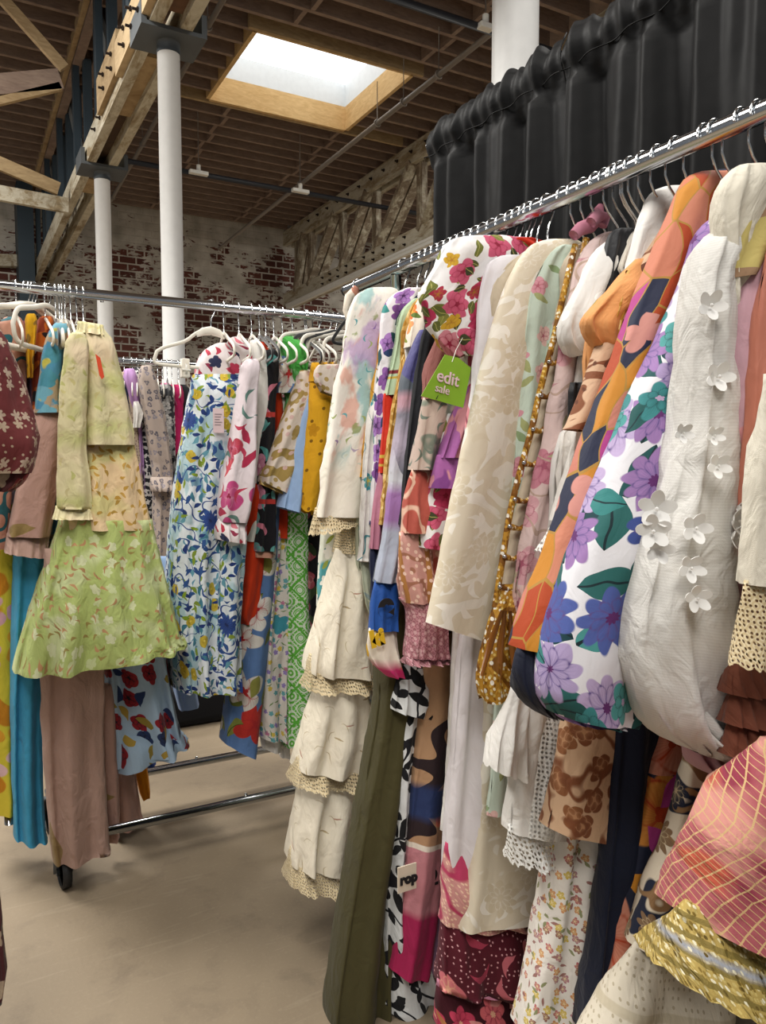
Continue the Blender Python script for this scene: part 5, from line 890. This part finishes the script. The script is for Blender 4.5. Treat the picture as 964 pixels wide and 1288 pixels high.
# middle
X0 = atY(265, 385, LY).x
hanger(X0, LY, LZ, .12, 'w', 'ivory skirt hanger with two clips holding the lemon print skirt', 'clip', 'hangers on the left rack')
g = lg('lemon_skirt', 'white long skirt with lemons and blue leaves clipped on an ivory hanger', 'skirt', 265)
cloth(g, 'skirt', 2.70, [(473, 243, 312), (480, 241, 313), (520, 234, 312), (560, 227, 310), (610, 220, 306), (680, 213, 300), (740, 211, 297), (800, 211, 296), (861, 214, 296)], f_lem2, .06, .16, 5, .018); cloth(g, 'side_panel', 2.60, [(600, 282, 312), (700, 276, 306), (800, 270, 300), (860, 268, 864, 294)], f_lem2, .05, .08, 2, .012); cloth(g, 'waistband', 2.70, [(471, 243, 312), (483, 240, 314)], f_lem2, .064, .066, 5, .004)
t = tag(empty('price_tag', atY(275, 525, 2.6)), 'pale pink printed tag hanging on the lemon print skirt', 'tag'); b = bmesh.new(); p = atY(275, 529, 2.60); box(b, p.x-.019, p.x+.019, p.y, p.y+.001, p.z-.042, p.z+.042); keep(from_bm('card', b, m_plain('pink_card', '#d9c3c6', .7), None, False), t); b = bmesh.new(); [box(b, p.x-.013, p.x+.012-.004*(i % 3), p.y-.0008, p.y-.0002, p.z+.02-.009*i, p.z+.023-.009*i) for i in range(5)]; keep(from_bm('print', b, m_plain('grey_ink', '#8c7f84', .8), None, False), t)
MID = [
 ('print_blouse', 'white blouse with red sketched flowers behind the clip hanger', 'blouse', 281, 'red sketch floral blouse', 'w', [('body', 2.78, [(432, 272, 296), (440, 258, 312), (452, 250, 322), (475, 246, 328), (560, 244, 326)], f_redfl, .08, {})]),
 ('tulip_blouse', 'white long-sleeved blouse with large pink tulips right of the lemon skirt', 'blouse', 300, 'pink tulip blouse', 'w', [('sleeve', 2.57, [(452, 310, 322), (462, 304, 326), (490, 300, 323), (540, 291, 321), (580, 284, 320), (620, 277, 317), (648, 275, 312), (656, 276, 310)], f_pinkl, .08, dict(tb=.09)), ('frilled_cuff', 2.568, [(652, 276, 311), (664, 272, 308), (678, 272, 683, 306)], f_redfl, .09, dict(nf=6, amp=.01)), ('shoulder', 2.72, [(424, 292, 302), (432, 286, 312), (450, 298, 324), (480, 308, 326)], f_redfl, .06, {})]),
 ('white_blouse', 'plain white long sleeve beside the pink tulip blouse', 'blouse', 316, 'plain white blouse', 'w', [('sleeve', 2.68, [(428, 316, 324), (440, 314, 332), (470, 318, 340), (520, 321, 340), (600, 318, 334), (680, 304, 322)], f_white, .08, {})]),
 ('heart_blouse', 'black blouse printed with pink and teal hearts', 'blouse', 326, 'black heart print blouse', 'k', [('sleeve', 2.66, [(440, 336, 346), (455, 332, 350), (500, 332, 346), (560, 326, 344), (620, 322, 344), (680, 316, 344), (692, 316, 343)], f_heart, .07, dict(tb=.08)), ('cuff', 2.659, [(688, 316, 344), (700, 318, 342)], f_multi[4], .082, {})]),
 ('red_dress', 'red-orange dress with cutwork on its sleeve, in the middle of the left rack', 'dress', 334, 'red-orange dress', 'k', [('strap', 2.70, [(430, 318, 332), (450, 328, 342), (480, 340, 350)], f_rorg, .02, {}), ('body', 2.72, [(470, 338, 350), (520, 342, 356), (600, 344, 360), (676, 343, 361)], f_rorg, .07, {}), ('sleeve', 2.70, [(600, 308, 338), (690, 301, 331), (740, 297, 326), (772, 294, 320), (785, 304, 781, 318)], f_rorg, .08, dict(tb=.09))]),
 ('magnolia_dress', 'blue maxi dress with white magnolias and red buds', 'dress', 344, 'blue magnolia dress', 'w', [('knot', 2.70, [(448, 352, 372), (458, 346, 380), (475, 344, 378), (495, 344, 366)], f_magn, .05, dict(crumple=.012)), ('skirt', 2.73, [(600, 326, 350), (700, 316, 346), (780, 300, 338), (860, 288, 330), (920, 279, 322), (930, 278, 948, 318)], f_magn, .10, dict(tb=.12, nf=2, amp=.012))]),
 ('meadow_dress', 'long dress with tiny meadow flowers between blue magnolia and green lattice dresses', 'dress', 355, 'meadow print dress', 'w', [('skirt', 2.75, [(500, 346, 368), (600, 342, 366), (690, 338, 366), (760, 326, 362), (860, 320, 356), (922, 319, 928, 356)], f_meadow, .10, dict(tb=.12, nf=3, amp=.014)), ('lining', 2.76, [(860, 322, 356), (940, 330, 944, 352)], f_white, .08, {})]),
 ('green_dress', 'long green and white lattice print dress with a bright frilled top', 'dress', 368, 'green lattice dress', 'w', [('frilled_top', 2.70, [(424, 352, 366), (432, 350, 378), (460, 358, 382), (500, 360, 380), (560, 358, 378), (600, 356, 380)], f_grruf, .07, dict(crumple=.012, nf=5, amp=.012)), ('skirt', 2.73, [(590, 358, 382), (640, 355, 384), (740, 354, 384), (840, 354, 389), (936, 355, 932, 390)], f_greend, .10, dict(tb=.13, nf=2, amp=.010))]),
 ('slip_dress', 'white slip hem hanging between the lattice and meadow dresses', 'dress', 376, None, 'w', [('hem', 2.80, [(640, 350, 358), (900, 350, 362), (952, 352, 364)], f_white, .05, {})]),
 ('dark_floral_dress', 'dark floral dress in shadow right of the green lattice dress', 'dress', 384, 'dark floral dress', 'k', [('skirt', 2.80, [(560, 376, 400), (700, 380, 402), (850, 386, 412), (960, 388, 420)], f_dkfl, .08, dict(nf=3))]),
 ('maroon_dress', 'maroon lace dress behind the cream lace tiers', 'dress', 394, 'maroon lace dress', 'w', [('skirt', 2.86, [(560, 392, 416), (700, 394, 420), (850, 394, 430), (930, 394, 436)], f_maroon, .08, dict(nf=3))]),
 ('medallion_skirt', 'ivory skirt with gold medallion print and beaded edge', 'skirt', 386, 'gold medallion skirt', 'w', [('skirt', 2.62, [(466, 378, 396), (480, 373, 396), (520, 358, 392), (560, 344, 384), (594, 329, 606, 366), (606, 327, 624, 362)], f_goldtri, .04, dict(tb=.06)), ('beaded_edge', 2.618, [(600, 328, 616, 364), (609, 326, 627, 362)], f_gold, .062, {})]),
 ('blue_skirt', 'plain light blue skirt left of the mustard eyelet skirt', 'skirt', 394, 'light blue skirt', 'k', [('skirt', 2.60, [(480, 386, 398), (520, 376, 394), (580, 362, 384), (630, 351, 378), (637, 349, 646, 376)], f_ltblue, .04, dict(tb=.06))]),
 ('mustard_skirt', 'mustard yellow skirt with cut-out eyelet flowers', 'skirt', 402, 'mustard eyelet skirt', 'w', [('skirt', 2.58, [(470, 392, 424), (500, 388, 424), (560, 379, 414), (610, 374, 404), (636, 371, 645, 398)], f_must, .05, dict(tb=.07, nf=2, hem=.012, hemn=4)), ('waistband', 2.578, [(456, 392, 424), (480, 390, 424)], f_must, .054, {})]),
 ('sash_top', 'ivory sash folded over a black hanger above the mustard skirt', 'belt', 412, None, 'k', [('sash', 2.50, [(458, 402, 426), (466, 396, 426), (480, 396, 424), (492, 404, 500, 422)], f_goldtri, .02, {})]),
]
for nm, lab, cat, px, short, h, parts in MID:
    g = lg(nm, lab, cat, px, short, h, PI/2-.15)
    for pn, Y, rows, mt_, t_, kw in parts: cloth(g, pn, Y, rows, mt_, t_, **dict(dict(nf=2, amp=.008), **kw))
for px, rz, c, dz, lab in ((356, .42, 'w', 0, 'ivory hanger with rounded end, leftmost of the big hangers beside the cream lace dress'), (372, .46, 'k', -.012, 'black velvet hanger just right of the leftmost ivory one beside the cream lace dress'), (381, .5, 'w', -.02, 'ivory hanger behind the black one above the mustard skirt'), (386, .44, 'k', -.012, 'black velvet hanger directly above the mustard skirt'), (393, .36, 'w', .012, 'ivory hanger with rounded end standing highest above the mustard skirt'), (411, .42, 'w', -.004, 'ivory hanger half hidden behind the watercolour sleeve'), (413, .36, 'k', .018, 'black velvet hanger nearest the cream lace dress')):
    hanger(atY(px, 425, LY-.09).x+.2*math.cos(rz), LY, LZ+min(dz, 0)*0, rz, c, lab, 'round', 'hangers on the left rack')
# ------------------------------------------------------------------ rack farther back
BACK = [('navy_blouse', 'dark navy top, leftmost on the rack farther back', 146, [(476, 150, 160), (520, 150, 164), (640, 158, 176)], f_navy), ('dotted_dress', 'beige dress with tiny dark dots on the farther rack', 156, [(468, 152, 164), (480, 150, 168), (560, 156, 176), (680, 166, 186)], f_dotb), ('black_dress', 'black dress beside the lilac top on the farther rack', 166, [(470, 160, 172), (500, 160, 174), (560, 166, 180), (680, 174, 188)], f_black), ('lilac_blouse', 'lilac satin top on the farther rack', 172, [(464, 158, 168), (474, 154, 172), (500, 160, 176), (540, 170, 178), (620, 168, 182)], f_lil), ('white_blouse', 'small white sleeve in front of the black dress on the farther rack', 176, [(505, 168, 174), (520, 168, 180), (538, 168, 176)], f_white), ('sprig_dress', 'black and white speckled dress, left of the leopard floral one', 182, [(462, 170, 182), (474, 166, 186), (560, 174, 190), (600, 172, 196), (700, 180, 206)], f_lpink), ('leopard_dress', 'beige dress with small blue-grey flowers, largest on the farther rack', 190, [(460, 178, 190), (476, 174, 196), (520, 180, 206), (570, 188, 214), (605, 192, 216), (700, 192, 214), (800, 190, 212)], f_leop), ('blue_blouse', 'bright blue top on the farther rack', 198, [(486, 186, 194), (494, 184, 198), (520, 192, 200)], f_bl2), ('green_blouse', 'green top right of the bright blue one', 204, [(484, 192, 200), (500, 194, 204), (520, 198, 206)], f_gr2), ('monochrome_dress', 'black and white floral dress left of the hot pink one', 210, [(484, 198, 214), (496, 196, 218), (560, 206, 220), (640, 208, 222)], f_bwfl), ('pink_blouse', 'pale pink top beside the hot pink dress', 216, [(482, 202, 212), (490, 206, 216), (510, 214, 222)], f_pk2), ('pink_dress', 'hot pink dress at the right of the farther rack', 224, [(484, 212, 226), (494, 210, 230), (540, 216, 230), (640, 216, 228)], f_hot)]
for i, (nm, lab, px, rows, mt_) in enumerate(BACK):
    x = atY(px, 455, 4.5).x; g = garment(nm, lab, 'blouse' if 'blouse' in nm else 'dress', x, 4.5)
    cloth(g, 'body', 4.42 - (.1 if 'leopard' in nm or 'white' in nm else 0) + (.02*(i % 3)), rows, mt_, .10, .14, 3, .012)
    if nm == 'leopard_dress': cloth(g, 'frilled_cuff', 4.25, [(600, 190, 216), (612, 189, 218), (618, 191, 216)], f_leop, .1, .11, 7, .01)
    if nm != 'white_blouse': hanger(x, 4.5, LZ, PI/2-.2, 'k' if i in (5, 9) else 'w', 'hanger on the farther rack carrying the '+nm.replace('_', ' '), 'suit', 'hangers on the farther rack')
for i, (mt_, nm, lab) in enumerate(((f_black, 'black_dress', 'long black dress on the farther rack, seen under the lemon skirt hem'), (f_dkfl, 'dark_floral_dress', 'long dark floral dress on the farther rack behind the lemon skirt'), (f_navy, 'navy_dress', 'long navy dress on the farther rack behind the tulip blouse'), (f_black, 'black_skirt', 'black skirt on the farther rack behind the magnolia dress'), (f_maroon, 'maroon_dress', 'maroon dress on the farther rack behind the green lattice dress'), (f_navyv, 'velvet_dress', 'dark velvet dress on the farther rack behind the cream lace tiers'))):
    x = 1.16+.17*i; g = garment(nm, lab, 'skirt' if 'skirt' in nm else 'dress', x, 4.5); cloth(g, 'body', 4.5, [(1.78, x-.02, x+.02), (1.7, x-.05, x+.05), (1.2, x-.08, x+.08), (.06+.05*(i % 3), x-.12, x+.12)], mt_, .2, .2, 3, .014, W=True)
for i in range(9):
    x = atY(236, 460, 4.5).x + .08 + .11*i; hanger(x, 4.5, LZ, PI/2-.2, 'w', 'ivory hanger on the farther rack behind the clip hanger and lemon skirt', 'suit', 'hangers behind the lemon skirt')
# black bag on the floor behind the left rack
bp = atZ(252, 905, 0); g = tag(empty('duffel_bag', bp), 'black bag lying on the floor behind the lemon print skirt', 'bag')
b = bmesh.new(); box(b, bp.x-.24, bp.x+.2, bp.y-.1, bp.y+.18, .0, .2, .05); keep(from_bm('body', b, f_black, None), g)
for dy in (-.04, .1):
    b = bmesh.new(); tube(b, [Vector((bp.x-.12+.24*i/10, bp.y+dy, .19+.11*math.sin(PI*i/10))) for i in range(11)], .010, 6, False, .5); keep(from_bm('handle', b, f_black), g)
b = bmesh.new(); tube(b, [Vector((bp.x-.2, bp.y+.03, .203)), Vector((bp.x+.16, bp.y+.03, .203))], .005, 6); keep(from_bm('zip', b, HOOKM), g)
# ------------------------------------------------------------------ dark red dress, far left
g = garment('block_print_dress', 'dark red dress with pale block print flowers cut by the left edge, nearest the camera', 'dress', -.22, 1.62)
hanger(-.22, 1.62, 1.86, 0, 'w', 'hanger outside the left edge carrying the dark red dress')
cloth(g, 'sleeve', 1.60, [(400, -45, -12), (418, -40, 3), (440, -36, 14), (480, -32, 30), (520, -30, 42), (550, -30, 50), (575, -30, 46), (595, -28, 38)], f_dkred, .04, .06, 2, .010, crumple=.008); cloth(g, 'cuff', 1.60, [(585, -28, 42), (602, -25, 33), (612, -22, 24), (618, -20, 14)], f_dkredb, .062, .03, 5, .008)
cloth(g, 'body', 1.64, [(380, -120, -40), (420, -170, -20), (700, -170, -20), (1000, -170, -6), (1170, -170, 3), (1210, -170, 8), (1250, -170, 3)], f_dkredb, .03, .06, 4, .012)
# ------------------------------------------------------------------ light
w = bpy.data.worlds.new('day'); S.world = w; w.use_nodes = True
w.node_tree.nodes['Background'].inputs[0].default_value = (.93, .96, 1, 1); w.node_tree.nodes['Background'].inputs[1].default_value = .28
def area(loc, rot, size, e, col=(1, .97, .92), sy=None):  # unseen fill lamps, added below the closed deck; no skylight openings above them
    l = bpy.data.lights.new('added_fill_lamp', 'AREA'); l.energy = e; l.size = size; l.color = col
    if sy: l.shape = 'RECTANGLE'; l.size_y = sy
    o = bpy.data.objects.new('added_fill_lamp', l); C.objects.link(o); o.location = loc; o.rotation_euler = rot
area((-1.3, 0.6, 5.9), (0, 0, 0), 2.0, 200)
area((3.6, 1.0, 5.9), (0, 0, 0), 2.0, 150)
area((-1.5, -3, 5.9), (math.radians(25), 0, 0), 2.0, 260)
area((-2.2, 9, 5.9), (0, 0, 0), 1.8, 340)
area((9.0, 9.2, 5.9), (0, 0, 0), 1.8, 480)  # added out of sight behind the drape to brighten the back wall and roof
area((-1.5, 4.8, 5.9), (0, 0, 0), 1.8, 460)  # added beyond the left rack so its garments shade the floor
S.cycles.use_denoising = True
S.cycles.max_bounces = 6; S.cycles.transparent_max_bounces = 16
S.view_settings.view_transform = 'Standard'; S.view_settings.look = 'None'; S.view_settings.gamma = 1; S.view_settings.use_curve_mapping = False
S.view_settings.exposure = -0.12
